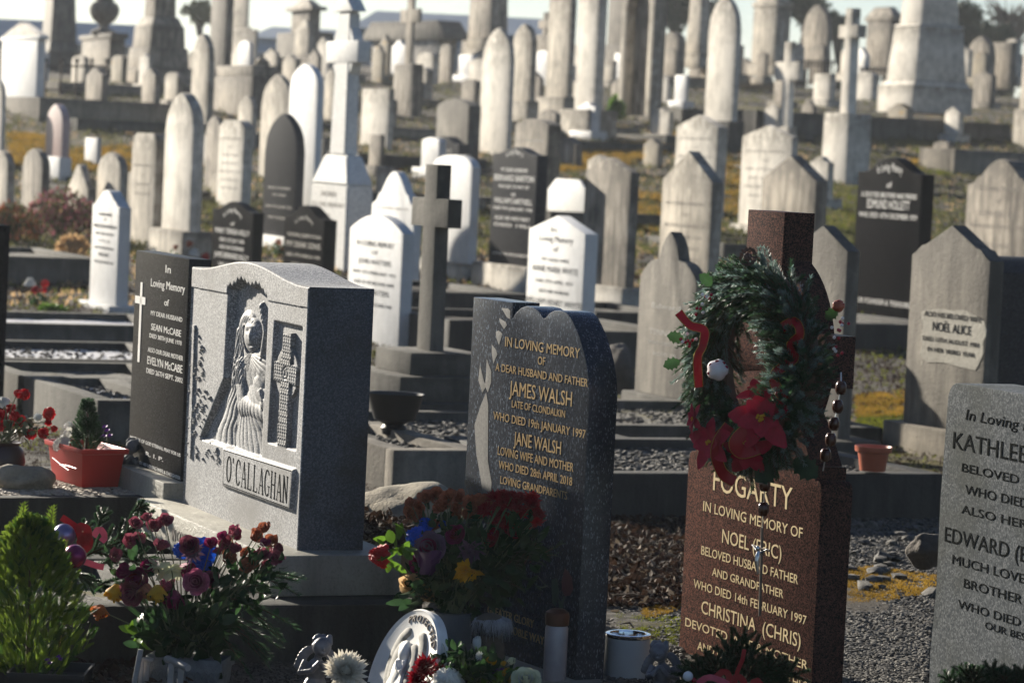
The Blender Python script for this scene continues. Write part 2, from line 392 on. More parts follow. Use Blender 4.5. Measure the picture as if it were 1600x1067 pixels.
PL = [ # x0,x1,yt,yb,back,mat,bed,label,peb
 (612, 760, 703, 768, 1.3, 'concb', 'gravel', 'pale concrete kerb corner between the two nearest grey and blue headstones', 300),
 (572, 1010, 686, 735, 1.5, 'conc', 'gravel', 'long kerbed plot of grey gravel holding the black bowl', 900),
 (905, 1475, 739, 812, 1.5, 'concd', 'gravel', 'deep dark kerbed plot with gravel and a terracotta pot', 1500),
 (960, 1380, 664, 690, 1.6, 'conc', 'gravel', 'low plot of gravel in front of the trefoil headstone', 500),
 (560, 735, 655, 672, 1.2, 'conc', 'gravel', 'thin grey kerb behind the black bowl', 0),
 (575, 800, 632, 648, 1.2, 'concd', 'chips', 'dark kerb holding a strip of white chippings near the plain cross', 0),
 (150, 300, 625, 690, 1.4, 'conc', 'chips', 'plot of white chippings with an end block behind the charcoal headstone', 200),
 (55, 330, 595, 645, 1.4, 'conc', 'gravel', 'stepped grey kerb left of the charcoal headstone', 0),
 (0, 330, 560, 600, 1.6, 'concd', 'chips', 'wide dark plot strewn with white chippings', 300),
 (-60, 300, 503, 535, 1.4, 'conc', 'chips', 'plot of pale chippings under the white scrolled headstone', 0),
 (-60, 160, 398, 440, 2.2, 'conc', 'gravel', 'grey kerb below the pink heather bed', 0),
 (540, 830, 452, 485, 2.0, 'concd', 'soil', 'brown edged kerb behind the plain dark cross', 0),
 (930, 1080, 487, 512, 1.6, 'concd', 'gravel', 'dark double kerb right of the white gabled headstone', 0),
 (930, 1080, 517, 575, 1.5, 'conc', 'gravel', 'grey concrete plot left of the trefoil headstone', 0),
 (1320, 1500, 505, 545, 2.0, 'concd', 'gravel', 'kerb at the foot of the tall black headstone', 0),
 (700, 900, 500, 560, 1.5, 'concd', 'soil', 'sunken dark plot behind the blue granite headstone', 0),
 (870, 1075, 218, 236, 3.0, 'conc', 'soil', 'long ledge kerb under the twin tall headstones', 0),
 (560, 760, 240, 262, 3.0, 'concd', 'mossbed', 'dark kerb behind the plain cross arm', 0),
 (120, 330, 185, 203, 3, 'conc', 'mossbed', 'long kerb behind the pink granite headstone', 0),
 (60, 320, 152, 190, 3, 'concb', 'soil', 'pale stone plinth kerb under the obelisks', 0),
 (1180, 1580, 172, 214, 4, 'conc', 'conc', 'broad concrete ledge under the great obelisk', 0),
 (1490, 1700, 233, 272, 1.1, 'concb', 'conc', 'low pale slab tomb at the right edge', 0),
 (1130, 1330, 172, 198, 2.5, 'concb', 'mossbed', 'pale kerb behind the small wheel cross', 0),
 (560, 900, 150, 165, 4, 'concb', 'soil', 'pale kerb before the roofed tomb', 0),
 (90, 300, 128, 146, 3, 'concb', 'soil', 'pale terrace kerb under the stepped pedestal at the left', 0),
 (330, 520, 206, 226, 2.5, 'conc', 'soil', 'weathered terrace kerb below the square column monument', 0),
 (560, 760, 196, 214, 2.5, 'concb', 'soil', 'pale terrace kerb under the flat topped cream headstone', 0),
 (800, 1000, 190, 206, 2.5, 'concb', 'soil', 'pale terrace kerb under the twin tall headstones', 0),
 (1040, 1190, 212, 228, 2.2, 'conc', 'mossbed', 'terrace kerb below the tall bright pointed headstone', 0),
 (1240, 1420, 262, 280, 2, 'conc', 'soil', 'kerb around the tall pedestal cross', 0),
 (100, 330, 290, 312, 2.2, 'conc', 'soil', 'kerb between the small pointed headstones at the left', 0),
 (560, 800, 300, 322, 2.2, 'conc', 'soil', 'kerb behind the round topped white headstones', 0),
 (860, 1040, 330, 352, 2.0, 'conc', 'mossbed', 'kerb behind the broad stained headstone', 0),
 (1130, 1340, 380, 404, 2.0, 'conc', 'mossbed', 'kerb in the moss behind the red brown column', 0),
 (400, 620, 440, 466, 1.8, 'conc', 'soil', 'kerb between the black headstones and the white one', 0),
 (1040, 1240, 118, 135, 4, 'concb', 'soil', 'distant kerb between tall monuments', 0),
]
for x0, x1, yt, yb, bk, m, bed, lab, pb in PL: plot(lab, x0, x1, yt, yb, bk, m, bed, peb=pb, drop=.004 if bed == 'conc' else .05)
# ---------------------------------------------------------------- headstones of the middle and far rows
T2 = [('IN LOVING MEMORY', .7, .86, .045), ('OF', .12, .79, .035), ('JOHN WATTERS', .62, .70, .045), ('DIED 5TH FEBRUARY 1933', .8, .61, .03), ('AND OF HIS BELOVED WIFE', .76, .52, .03), ('MARY WATTERS', .6, .43, .045), ('DIED 11TH OCTOBER 1944', .7, .33, .03)]
def lines(n, top=.85, step=.085, seed=1, h=.028, mx=.8):
    r = random.Random(seed); W = ['IN LOVING MEMORY', 'OF', 'DIED 3RD MARCH 1911', 'AND HIS WIFE', 'ALSO THEIR SON', 'BELOVED HUSBAND OF', 'DIED 12TH MAY 1920', 'REST IN PEACE', 'WHO DIED', 'AGED 67 YEARS']
    o = []
    for i in range(n):
        t = W[0] if i == 0 else (W[1] if i == 1 else r.choice(W[2:])); o.append((t, min(mx, len(t) * .045 + .05), top - i * step, h))
    return o
ST = [
 # label, xl,xc,xr,ytop,ypk,yb,kind,mat,kwargs
 ('white round topped headstone with black lettering beside the plain dark cross', 547, 630, 648, 366, 336, 545, 'seg', 'marble', dict(txt=T2, tm='lead')),
 ('white gabled headstone with black lettering behind the blue granite headstone', 827, 914, 935, 366, 337, 540, 'gable', 'white', dict(tm='lead', txt=[('In', .1, .99, .05, -.05), ('Loving Memory', .6, .9, .055), ('of', .09, .815, .045), ('MY DEAR WIFE', .48, .72, .03), ('ANNIE MARIA WHYTE', .82, .62, .055), ('DIED 9TH APRIL 1957', .66, .52, .03), ('ALSO HER HUSBAND', .54, .43, .03), ('WILLIAM HENRY WHYTE', 1.0, .32, .055), ('1ST SEPTEMBER 1972', .7, .22, .03)])),
 ('tall cream pointed headstone in front of the cream gabled one', 1035, 1112, 1131, 285, 236, 480, 'gable', 'limeA', dict(txt=lines(6, .8, .09, 3))),
 ('grey trefoil topped headstone behind the wreath', 1000, 1088, 1108, 436, 362, 628, 'trefoil', 'limeD', dict(txt=[('Edward', .5, .72, .04), ('TENNANT', .55, .5, .045), ('WHO DIED 1902', .6, .42, .028), ('AGED 70', .4, .33, .028)], tm='faintd', base=(.09, .06), basem='conc')),
 ('grey gabled headstone half hidden behind the red brown wheel cross', 1244, 1322, 1345, 393, 352, 686, 'gable', 'limeD', dict(base=(.08, .12), basem='conc')),
 ('tall black headstone with white lettering and a curved top, right of the wreath', 1341, 1440, 1461, 273, 246, 506, 'ogee', 'black', dict(tm='silver', arc=('In Loving Memory', .62, 1.015, .62, .055), txt=[('of', .08, .9, .04), ('A DEVOTED BROTHER AND FRIEND', .86, .83, .035), ('EDMUND HOLLETT', .66, .755, .06), ('WHO DIED 10TH DECEMBER 1939', .9, .69, .035), ('OUR FOUNDER & TREASURER', .9, .1, .035)])),
 ('stained grey headstone with a shouldered gable and a clean lettered patch at the right', 1426, 1545, 1571, 389, 352, 680, 'sgable', 'limeD', dict(base=(.14, .08), basem='concb', lipz=.1)),
 ('pale round shouldered headstone at the right edge behind the stained gable', 1512, 1612, 1640, 283, 249, 470, 'notch', 'limeB', dict(txt=[('In Loving Memory', .6, .9, .05), ('of', .08, .8, .04), ('EDWARD LEE', .6, .68, .055), ('WHO DIED 7TH JULY 1924', .85, .58, .035), ('REST IN PEACE', .5, .42, .035)], tm='faint')),
 ('tall bright headstone with black lettering and shallow gable above the wreath', 1160, 1237, 1248, 215, 196, 356, 'gable', 'limeC', dict(txt=lines(6, .82, .1, 5), base=(.14, .08), basem='limeC')),
 ('sooty gabled headstone directly behind the red brown column', 1191, 1274, 1294, 283, 243, 400, 'gable', 'limeB', {}),
 ('cream gabled headstone behind the tall cream pointed one', 1057, 1121, 1138, 199, 180, 340, 'gable', 'limeC', dict(txt=lines(5, .85, .1, 8))),
 ('very tall pointed bright headstone at the top right of centre', 1107, 1150, 1159, 48, -6, 190, 'gothic', 'limeC', dict(base=(.5, .1), basem='conc')),
 ('tall black headstone with white lettering and curved top on a cream base', 771, 840, 857, 243, 230, 418, 'ogee', 'dgrey', dict(tm='silver', base=(.25, .12), basem='limeC', arc=('In Loving Memory of', .55, 1.0, .7, .05), txt=[('MY DEAR HUSBAND', .6, .84, .035), ('BERNARD BARTON', .9, .755, .055), ('WHO DIED 12TH MAY 1937', .7, .69, .03), ('AND', .1, .62, .03), ('WILLIAM DARTNELL', .86, .55, .05), ('DIED 9TH JANUARY 1945', .88, .49, .03), ('ALSO HIS WIFE MARY', .8, .4, .035), ('DIED 1951', .8, .34, .03), ('LOVED IN LIFE & DEATH', .8, .08, .025)])),
 ('bright white round topped headstone behind the plain dark cross', 676, 738, 751, 262, 242, 412, 'round', 'white', dict(base=(.16, .1), basem='limeC')),
 ('white shouldered headstone behind the plain dark cross and the round white one', 582, 648, 661, 310, 268, 450, 'notch', 'white', dict(txt=lines(3, .85, .12, 4))),
 ('small blank white stone with cut corners behind the white gabled headstone', 856, 917, 920, 300, 280, 350, 'cut', 'white', {}),
 ('sooty square headstone with a pale tablet, behind the tall black one', 805, 857, 878, 196, 186, 330, 'seg', 'limeB', dict(txt=lines(3, .8, .12, 11), tm='faintd')),
 ('broad stained headstone with low gable on a cream base, right of the tall black one', 915, 985, 1000, 270, 246, 450, 'gable', 'limeB', dict(base=(.2, .05), basem='limeC')),
 ('black headstone with curved top and white lettering above the charcoal headstone', 333, 397, 413, 333, 315, 450, 'ogee', 'black', dict(tm='silver', arc=('In Loving Memory', .5, .98, .9, .06), txt=[('of', .1, .8, .05), ('MARY TERESA KELLY', .84, .68, .07), ('DIED 1ST JULY 1958', .6, .57, .05), ('AND HIS HUSBAND', .6, .47, .05), ('JAMES BERNARD KELLY', .84, .35, .07), ('DIED 19TH MAY 1972', .6, .23, .05), ('AND THEIR SON', .6, .12, .05)])),
 ('black headstone with curved top and grey lettering above the large grey headstone', 445, 508, 527, 344, 321, 455, 'ogee', 'black', dict(tm='faintd', arc=('In Loving Memory', .5, .98, .9, .06), txt=[('THOMAS JOSEPH RYAN', .84, .72, .05), ('MY DEAR SONS', .84, .57, .08), ('DIED 19TH MARCH 1949', .84, .43, .05), ('AND HIS WIFE', .6, .3, .05), ('RITA', .3, .16, .06)])),
 ('charcoal pointed headstone on a white base left of the tall wheel cross', 414, 465, 477, 238, 178, 372, 'gothic', 'dgrey', dict(base=(.16, .06), basem='white', tm='faintd', txt=[('SACRED TO THE MEMORY', .7, .55, .03), ('OF ANN', .4, .47, .03), ('DIED 4TH JUNE 1921', .8, .33, .03), ('REST IN PEACE', .6, .2, .03)])),
 ('tall white pointed headstone between the charcoal one and the wheel cross', 453, 497, 507, 136, 100, 330, 'gothic', 'white', {}),
 ('cream pointed headstone behind the tall white one', 408, 454, 462, 165, 116, 290, 'gothic', 'limeA', {}),
 ('bright cream square topped headstone above the left black headstone', 342, 382, 397, 200, 188, 330, 'cut', 'limeC', dict(txt=lines(7, .85, .1, 9))),
 ('small pointed headstone behind the bright square topped one', 322, 345, 352, 205, 182, 300, 'gothic', 'limeB', {}),
 ('broad arched headstone, palest of the left hand row, on a block base', 258, 303, 320, 205, 145, 362, 'gothic', 'limeC', dict(base=(.3, .1), basem='limeA')),
 ('cream headstone with scrolled top and deep shadowed side in the left hand row', 206, 245, 264, 240, 208, 388, 'scroll', 'limeA', dict(txt=lines(4, .85, .1, 6))),
 ('slim gothic framed headstone in front of the block monument at top left', 300, 327, 336, 96, 53, 205, 'gothic', 'limeA', {}),
 ('pink granite pointed headstone on a white base at the left', 72, 98, 110, 195, 163, 246, 'gothic', 'pinkg', dict(base=(.3, .03), basem='white')),
 ('small cream pointed headstone right of the scrolled stub', 152, 189, 201, 268, 238, 345, 'gothic', 'limeA', {}),
 ('small leaning headstone with broken scrolled top above the heather', 106, 138, 149, 285, 257, 338, 'notch', 'limeA', {}),
 ('small pointed headstone above the heather, second from the left edge', 35, 67, 79, 262, 232, 347, 'gothic', 'limeB', {}),
 ('small pointed headstone cut by the left edge above the heather', -14, 13, 24, 262, 235, 330, 'gothic', 'limeA', {}),
 ('tall bright headstone cut by the left edge', -30, 5, 10, 150, 118, 262, 'gothic', 'limeC', {}),
 ('white headstone with notched round top and black lettering at the left', 145, 188, 206, 318, 297, 478, 'notch', 'marble', dict(base=(.05, .08), basem='marble', tm='lead', txt=[('IN LOVING MEMORY', .5, .86, .03), ('OF', .1, .81, .03), ('MAJOR JOHN MORRISON', .84, .74, .035), ('WHO DIED ON MAY', .7, .67, .025), ('1916', .4, .6, .025), ('ALSO HIS WIFE AND SON', .7, .53, .025), ('MARGARET', .4, .46, .035), ('WHO DIED 9TH MAY 1938', .7, .39, .025)])),
 ('flat topped cream headstone right of the tall wheel cross', 566, 609, 617, 139, 136, 236, 'flat', 'limeC', {}),
 ('dark round shouldered headstone with a tilted pale face in the upper middle', 683, 733, 752, 166, 155, 262, 'seg', 'limeD', {}),
 ('small grey headstone with curved top above the round white one', 668, 717, 735, 226, 213, 270, 'ogee', 'dgrey', dict(tm='faintd', txt=[('MEMORY', .6, .7, .12), ('OF', .2, .4, .1)])),
 ('tall pointed headstone with a bright front above the tall black one', 753, 798, 805, 95, 44, 246, 'gothic', 'limeC', {}),
 ('pointed headstone with a clean strip right of the tall pointed bright one', 801, 831, 840, 70, 38, 158, 'gothic', 'limeA', dict(base=(.4, .06), basem='limeA')),
 ('wide tall slab, left one of the twin tall headstones on a shared ledge', 858, 893, 902, 4, -25, 152, 'gothic', 'limeA', dict(base=(.4, .12), basem='limeA')),
 ('tall bright slab, right one of the twin tall headstones', 905, 936, 950, 0, -40, 172, 'gothic', 'limeC', dict(base=(.5, .2), basem='limeA')),
 ('small gabled headstone between the arched and the pointed monuments at the top', 1033, 1060, 1072, 66, 50, 124, 'gothic', 'limeB', {}),
 ('pointed grey headstone before dark trees at the top right', 1255, 1293, 1300, 45, 8, 104, 'gothic', 'limeB', {}),
 ('narrow pointed headstone right of the great obelisk', 1512, 1546, 1556, 86, 57, 134, 'gothic', 'limeB', {}),
 ('low panelled tomb chest at the far right', 1552, 1580, 1590, 66, 58, 136, 'flat', 'limeB', {}),
 ('cream gothic headstone left of the tall white pointed one, far row', 372, 395, 402, 170, 150, 235, 'gothic', 'limeA', {}),
 ('low weathered headstone in the far row beside the wheel cross', 507, 524, 531, 130, 108, 190, 'gothic', 'limeA', {}),
]
for a in ST:
    lab, xl, xc, xr, yt, yp, yb, kd, m, kw = a
    if lab.startswith('stained grey headstone'): noel = stone(lab, xl, xc, xr, yt, yp, yb, kd, m, **kw)
    else: stone(lab, xl, xc, xr, yt, yp, yb, kd, m, bw=.012 if m.startswith('lime') else .006, **kw)
# clean patch with the later inscription
def noelpatch():
    s = noel; mb = MB()
    a = s.uv(1445, 482); b = s.uv(1537, 492); c = s.uv(1530, 575)
    u0, u1 = a[0], b[0]; v1 = a[1]; v0 = s.uv(1440, 560)[1]; y = s.y0 - .003
    pts = []
    for i in range(40):
        t = 2 * math.pi * i / 40; k = 1.05 + .22 * noise.noise(Vector((math.cos(t) * 2, math.sin(t) * 2, 3)))
        cx = max(-1, min(1, 1.25 * math.cos(t))); cz = max(-1, min(1, 1.25 * math.sin(t)))
        pts.append(((u0 + u1) / 2 + (u1 - u0) / 2 * cx * k, (v0 + v1) / 2 + (v1 - v0) / 2 * cz * k))
    extrude_mesh('cleaned_panel', pts, y, s.y0 + .004, MT['limeP'], s.root, 0)
    tb = MB()
    for t, x0, y0, x1, cp in (('ALSO HIS BELOVED WIFE', 1445, 493, 1534, 8), ('NOËL ALICE', 1458, 516, 1518, 14), ('DIED 13TH AUGUST 1981', 1443, 531, 1530, 7), ('IN HER 103RD YEAR', 1450, 548, 1524, 7)):
        px_text(tb, s, t, x0, y0, x1, cp, off=-.004)
    tb.build('inscription', MT['lead'], s.root, smooth=False)
MT['limeP'] = old('cleaned_limestone', (.38, .36, .31), (.20, .18, .15), .4, .5, .8, top=0)
def px_text(mb, s, t, x0, y0, x1, cap, off=0, th=.0011, shear=0):
    u0, v = s.uv(x0, y0); h = s.uv(x0, y0 - cap)[1] - v
    u1 = solve(lambda k: proj(s.face(k, v))[0], x1, u0, u0 + .1)
    put_text(mb, t, u0, u1, v, h, s.y0 + off, th, shear)
noelpatch()
# rough dark granite stone at the right edge, near the stained one
s = stone('dark granite headstone with a rough hewn top cut by the right edge', 1470, 1545, 1650, 425, 398, 700, 'seg', 'dgrey', bw=.02)
s2 = stone('black polished headstone cut by the left edge, its flat top catching the sky', -60, -2, 16, 352, 346, 640, 'flat', 'black', bw=.004)
# the crowd of small stones in the farthest rows
rr_ = random.Random(21)
for yb, x0, x1, n, hh, ww in ((128, 60, 1600, 32, 54, 20), (160, 120, 1600, 22, 55, 22), (208, 560, 1590, 9, 50, 24), (262, 110, 1500, 10, 55, 24), (118, 380, 1600, 26, 56, 17), (310, 100, 1320, 8, 60, 26)):
    row = {128: 'upper far row', 160: 'far row below', 208: 'row behind the golden moss', 262: 'middle row', 118: 'topmost hazy row', 310: 'row behind the black stones'}[yb]
    for i in range(n):
        xc = x0 + (x1 - x0) * (i + rr_.uniform(.1, .9)) / n; w0 = ww * rr_.uniform(.75, 1.3); h0 = hh * rr_.uniform(.65, 1.15)
        kd = rr_.choice(['gothic', 'round', 'gable', 'ogee', 'sgable', 'flat', 'notch']); mt = rr_.choice(['limeA', 'limeB', 'limeC', 'limeL', 'limeB', 'limeC', 'marble']); od = ('%dth' % (i + 1)) if i % 10 > 2 or 10 <= i < 13 else '%d%s' % (i + 1, ('st', 'nd', 'rd')[i % 10])
        lab = 'small %s %s headstone, %s from the left in the %s' % (dict(limeA='cream', limeB='sooty', limeC='bright', limeL='lichened', marble='white')[mt], dict(gothic='pointed', round='round topped', gable='gabled', ogee='curved', sgable='shouldered', flat='square', notch='notched')[kd], od, row)
        stone(lab, xc - w0, xc, xc + w0 * rr_.uniform(.25, .45), yb - h0 * .85, yb - h0, yb + rr_.uniform(-4, 4), kd, mt, bw=.012, group='crowded far headstones', base=(.15, .1) if rr_.random() < .4 else None)
# ---------------------------------------------------------------- crosses and monuments
def cross_pts(aw=.5, sw=.17, ay=.70, ah=.16, flare=1.0):
    """outline of a latin cross as (x/W, z/H)"""
    b = sw * flare
    return [(-b, 0), (-sw, ay - ah / 2), (-aw, ay - ah / 2), (-aw, ay + ah / 2), (-sw, ay + ah / 2), (-sw, 1), (sw, 1), (sw, ay + ah / 2), (aw, ay + ah / 2), (aw, ay - ah / 2), (sw, ay - ah / 2), (b, 0)]
def cross(label, xl, xc, xr, ytop, yarm, yb, m, steps=(), ring=0, yaw=24, off=0, name='memorial_cross', **k):
    """arms span xl..xc at height yarm, thickness to xr, foot at yb"""
    C = None; s = frame(xl, xc, xr, yarm, yb, yaw, off=off)
    top = solve(lambda t: proj(s.face(0, t))[1], ytop); foot = 0
    root = empty(name, s.o - Vector((0, 0, off)), s.rz, label, 'cross', 'memorial crosses'); W = s.W
    pts = [(x * W, off + z * top) for x, z in cross_pts(ay=s.H / top - .02, **k)]
    extrude_mesh('cross', pts, -s.T / 2, s.T / 2, MT[m], root, .008)
    if ring:
        r1 = ring * W; r0 = r1 * .74; mb = MB(); zc = off + (s.H / top - .02) * top; t = s.T * .38
        prof4 = [(r0, -t), (r1, -t), (r1, t), (r0, t), (r0, -t)]
        mb.add([Vector((r * math.cos(a), y, zc + r * math.sin(a))) for a in [2 * math.pi * i / 40 for i in range(40)] for r, y in prof4[:4]],
               [(i * 4 + j, i * 4 + (j + 1) % 4, ((i + 1) % 40) * 4 + (j + 1) % 4, ((i + 1) % 40) * 4 + j) for i in range(40) for j in range(4)])
        mb.build('wheel', MT[m], root)
    z = off
    for hw, hh, ww, tw in steps:      # (height, -, half width, half thickness) from the top downwards
        extrude_mesh('plinth', [(-ww * .97, z), (-ww, z - hw + .01), (-ww, z - hw), (ww, z - hw), (ww, z - hw + .01), (ww * .97, z)], -tw, tw, MT[m], root, .012); z -= hw
    return s, root
cross('plain dark concrete cross on three steps in the middle of the graves', 644, 700, 723, 335, 257, 552, 'concd', (), yaw=24) if 0 else None
def plain_cross():
    s = frame(644, 701, 723, 312, 552, 26, off=.42)
    root = empty('memorial_cross', s.o - Vector((0, 0, .42)), s.rz, 'plain dark concrete cross on three steps in the middle of the graves', 'cross', 'memorial crosses')
    top = solve(lambda t: proj(s.face(0, t))[1], 257); ab = solve(lambda t: proj(s.face(0, t))[1], 354); W = s.W / 2; q = W * .33
    pts = [(-q * 1.12, .42), (-q, ab + .42), (-W, ab + .42), (-W, s.H + .42), (-q, s.H + .42), (-q, top + .42), (q, top + .42), (q, s.H + .42), (W, s.H + .42), (W, ab + .42), (q, ab + .42), (q * 1.12, .42)]
    T = s.T / 2
    extrude_mesh('cross', pts, -T, T, MT['conc'], root, .006)
    for i, (a, b, z0, z1) in enumerate(((.24, .22, .30, .42), (.36, .33, .17, .30), (.5, .45, -.05, .17))):
        extrude_mesh('step', [(-a, z0), (-a, z1), (a, z1), (a, z0)], -b, b, MT['conc'], root, .01)
plain_cross()
def tiers(label, xl, xc, xr, yb, tl, m='limeA', yaw=24, cat='monument', name='monument', extra=None, group='tall monuments at the back', off=0):
    """a monument of stacked tapering blocks: tl = (bottom factor, top factor, y pixel of the top)"""
    s = frame(xl, xc, xr, yb - 5, yb, yaw, off=off); root = empty(name, s.o, s.rz, label, cat, group); z = -.1
    for i, t in enumerate(tl):
        f0, f1, yt = t[:3]; mm = t[3] if len(t) > 3 else m; nm = t[4] if len(t) > 4 else 'block'
        z1 = solve(lambda q: proj(s.o + Vector((0, 0, q)))[1], yt)
        bm = bmesh.new(); vs = []
        for zz, f in ((z, f0), (z1, f1)):
            vs += [bm.verts.new((sx * s.W / 2 * f, sy * s.T / 2 * f, zz)) for sx, sy in ((-1, -1), (1, -1), (1, 1), (-1, 1))]
        bm.faces.new(vs[:4][::-1]); bm.faces.new(vs[4:])
        for k in range(4): bm.faces.new((vs[k], vs[(k + 1) % 4], vs[4 + (k + 1) % 4], vs[4 + k]))
        bmesh.ops.bevel(bm, geom=bm.edges[:], offset=.02, segments=2, affect='EDGES', profile=.6, clamp_overlap=True)
        me = bpy.data.meshes.new(nm); bm.to_mesh(me); bm.free(); link(nm, me, MT[mm], root); z = z1
    s.top = z; s.root = root; return s
tiers('great obelisk with one bright and one dark side at the top right', 1370, 1425, 1520, 168, [(1, 1, 136), (.93, .86, 128), (.84, .72, 44), (.76, .68, 40), (.62, .5, -60)], 'limeC', cat='obelisk', name='obelisk', off=.45)
tiers('tapering dark obelisk with a bright left edge at the top left', 55, 74, 126, 112, [(1, .98, 84), (.86, .8, 70), (.78, .6, -40)], 'limeD', cat='obelisk', name='obelisk', yaw=12)
tiers('stepped pedestal of a tall monument at the top left', 190, 228, 302, 134, [(1, .98, 106), (.86, .82, 76), (.74, .7, 42), (.66, .52, 28), (.45, .4, -40)], 'limeB')
tiers('square column monument on a broad block base at the top', 333, 392, 440, 186, [(1, 1, 121), (.95, .95, 104)], 'limeB')
tiers('plain pillar block above the broad base at the top', 341, 398, 402, 102, [(1, 1, 48), (.7, .66, 44), (.5, .46, -40)], 'limeA', yaw=26)
tiers('blue grey square pillar behind the slim gothic headstone', 326, 350, 362, 110, [(1, 1, -30)], 'limeD')
tiers('pale headstone block with a darker cap beside the wheel cross', 452, 482, 496, 118, [(1, 1, 86, 'limeB'), (.75, .7, 45), (.5, .1, 30)], 'limeA')
s = tiers('domed urn monument at the top behind the wheel cross', 430, 486, 520, 112, [(1, 1, 52, 'limeD'), (.5, .5, 18), (.75, .7, 12), (.55, .2, 0)], 'limeB')
tiers('monument with a rounded cap left of the great obelisk', 1348, 1390, 1407, 112, [(1, 1, 104), (.9, .9, 34), (1.05, 1.05, 27), (1.0, .55, 12)], 'limeB', off=.2)
tiers('tall pale arch topped block at the top behind the bright pointed headstone', 1168, 1210, 1236, 112, [(1, 1, 100), (.86, .86, 12), (.95, .95, 4), (.8, .6, -20)], 'limeA')
tiers('pale tapering pedestal left of the bright pointed headstone', 1066, 1092, 1112, 100, [(1, .95, 84), (.85, .6, -30)], 'limeA')
tiers('pale column cut by the right edge', 1581, 1625, 1660, 234, [(1, 1, 172), (.8, .72, 30)], 'limeA')
tiers('wide block tomb behind the tall pointed headstone at the top', 720, 765, 800, 96, [(1, 1, 62, 'limeB'), (.8, .7, -30)], 'limeB')
tiers('pale carved tomb with a small white panel behind the thin cross', 722, 756, 770, 104, [(1, .8, 78), (.7, .9, 60)], 'limeA')
tiers('blue grey square pillar behind the tall twin headstones', 940, 985, 1000, 120, [(1, 1, 70), (.8, .8, -20)], 'limeD')
tiers('rough block stone left of the roofed tomb', 395, 440, 470, 118, [(1, 1, 92, 'limeB')], 'limeB')
# pedimented white pillar
def pediment():
    s = frame(4, 60, 72, 62, 182, 24); root = empty('pedimented_tomb', s.o, s.rz, 'bright white pillar tomb with a pediment at the top left', 'tomb', 'tall monuments at the back'); W = s.W / 2; T = s.T / 2
    extrude_mesh('pillar', [(-W, -.1), (-W, s.H), (W, s.H), (W, -.1)], -T, T, MT['white'], root, .02)
    h = s.H * .05; a = s.H
    extrude_mesh('cornice', [(-W * 1.12, a), (-W * 1.12, a + h), (W * 1.12, a + h), (W * 1.12, a)], -T * 1.15, T * 1.15, MT['white'], root, .01)
    extrude_mesh('pediment', [(-W * 1.1, a + h), (0, a + h + s.H * .19), (W * 1.1, a + h)], -T * 1.12, T * 1.12, MT['limeC'], root, .01)
    extrude_mesh('plinth', [(-W * 1.15, -.15), (-W * 1.15, .0), (W * 1.15, .0), (W * 1.15, -.15)], -T * 1.2, T * 1.2, MT['white'], root, .01)
pediment()
def arch_niche():
    s = frame(972, 1022, 1042, 20, 190, 24); root = empty('arched_monument', s.o, s.rz, 'tall monument with a deep round arched recess in the top middle', 'monument', 'tall monuments at the back')
    W = s.W / 2; H = s.H * 1.25; T = s.T / 2; q = W * .7
    arc = [(q * math.cos(a), H * .78 + q * math.sin(a) * 1.3) for a in [math.pi * i / 14 for i in range(15)]]
    pts = [(-W, -.1), (-W, H), (W, H), (W, -.1), (q, -.1), (q, .6)] + arc + [(-q, .6), (-q, -.1)]
    extrude_mesh('arch', pts, -T, T * .4, MT['limeA'], root, .01); extrude_mesh('back_wall', [(-W, -.1), (-W, H), (W, H), (W, -.1)], T * .4, T, MT['limeB'], root, .01)
    extrude_mesh('plinth', [(-W * 1.12, -.5), (-W * 1.12, .1), (W * 1.12, .1), (W * 1.12, -.5)], -T * 1.3, T * 1.2, MT['limeB'], root, .02)
arch_niche()
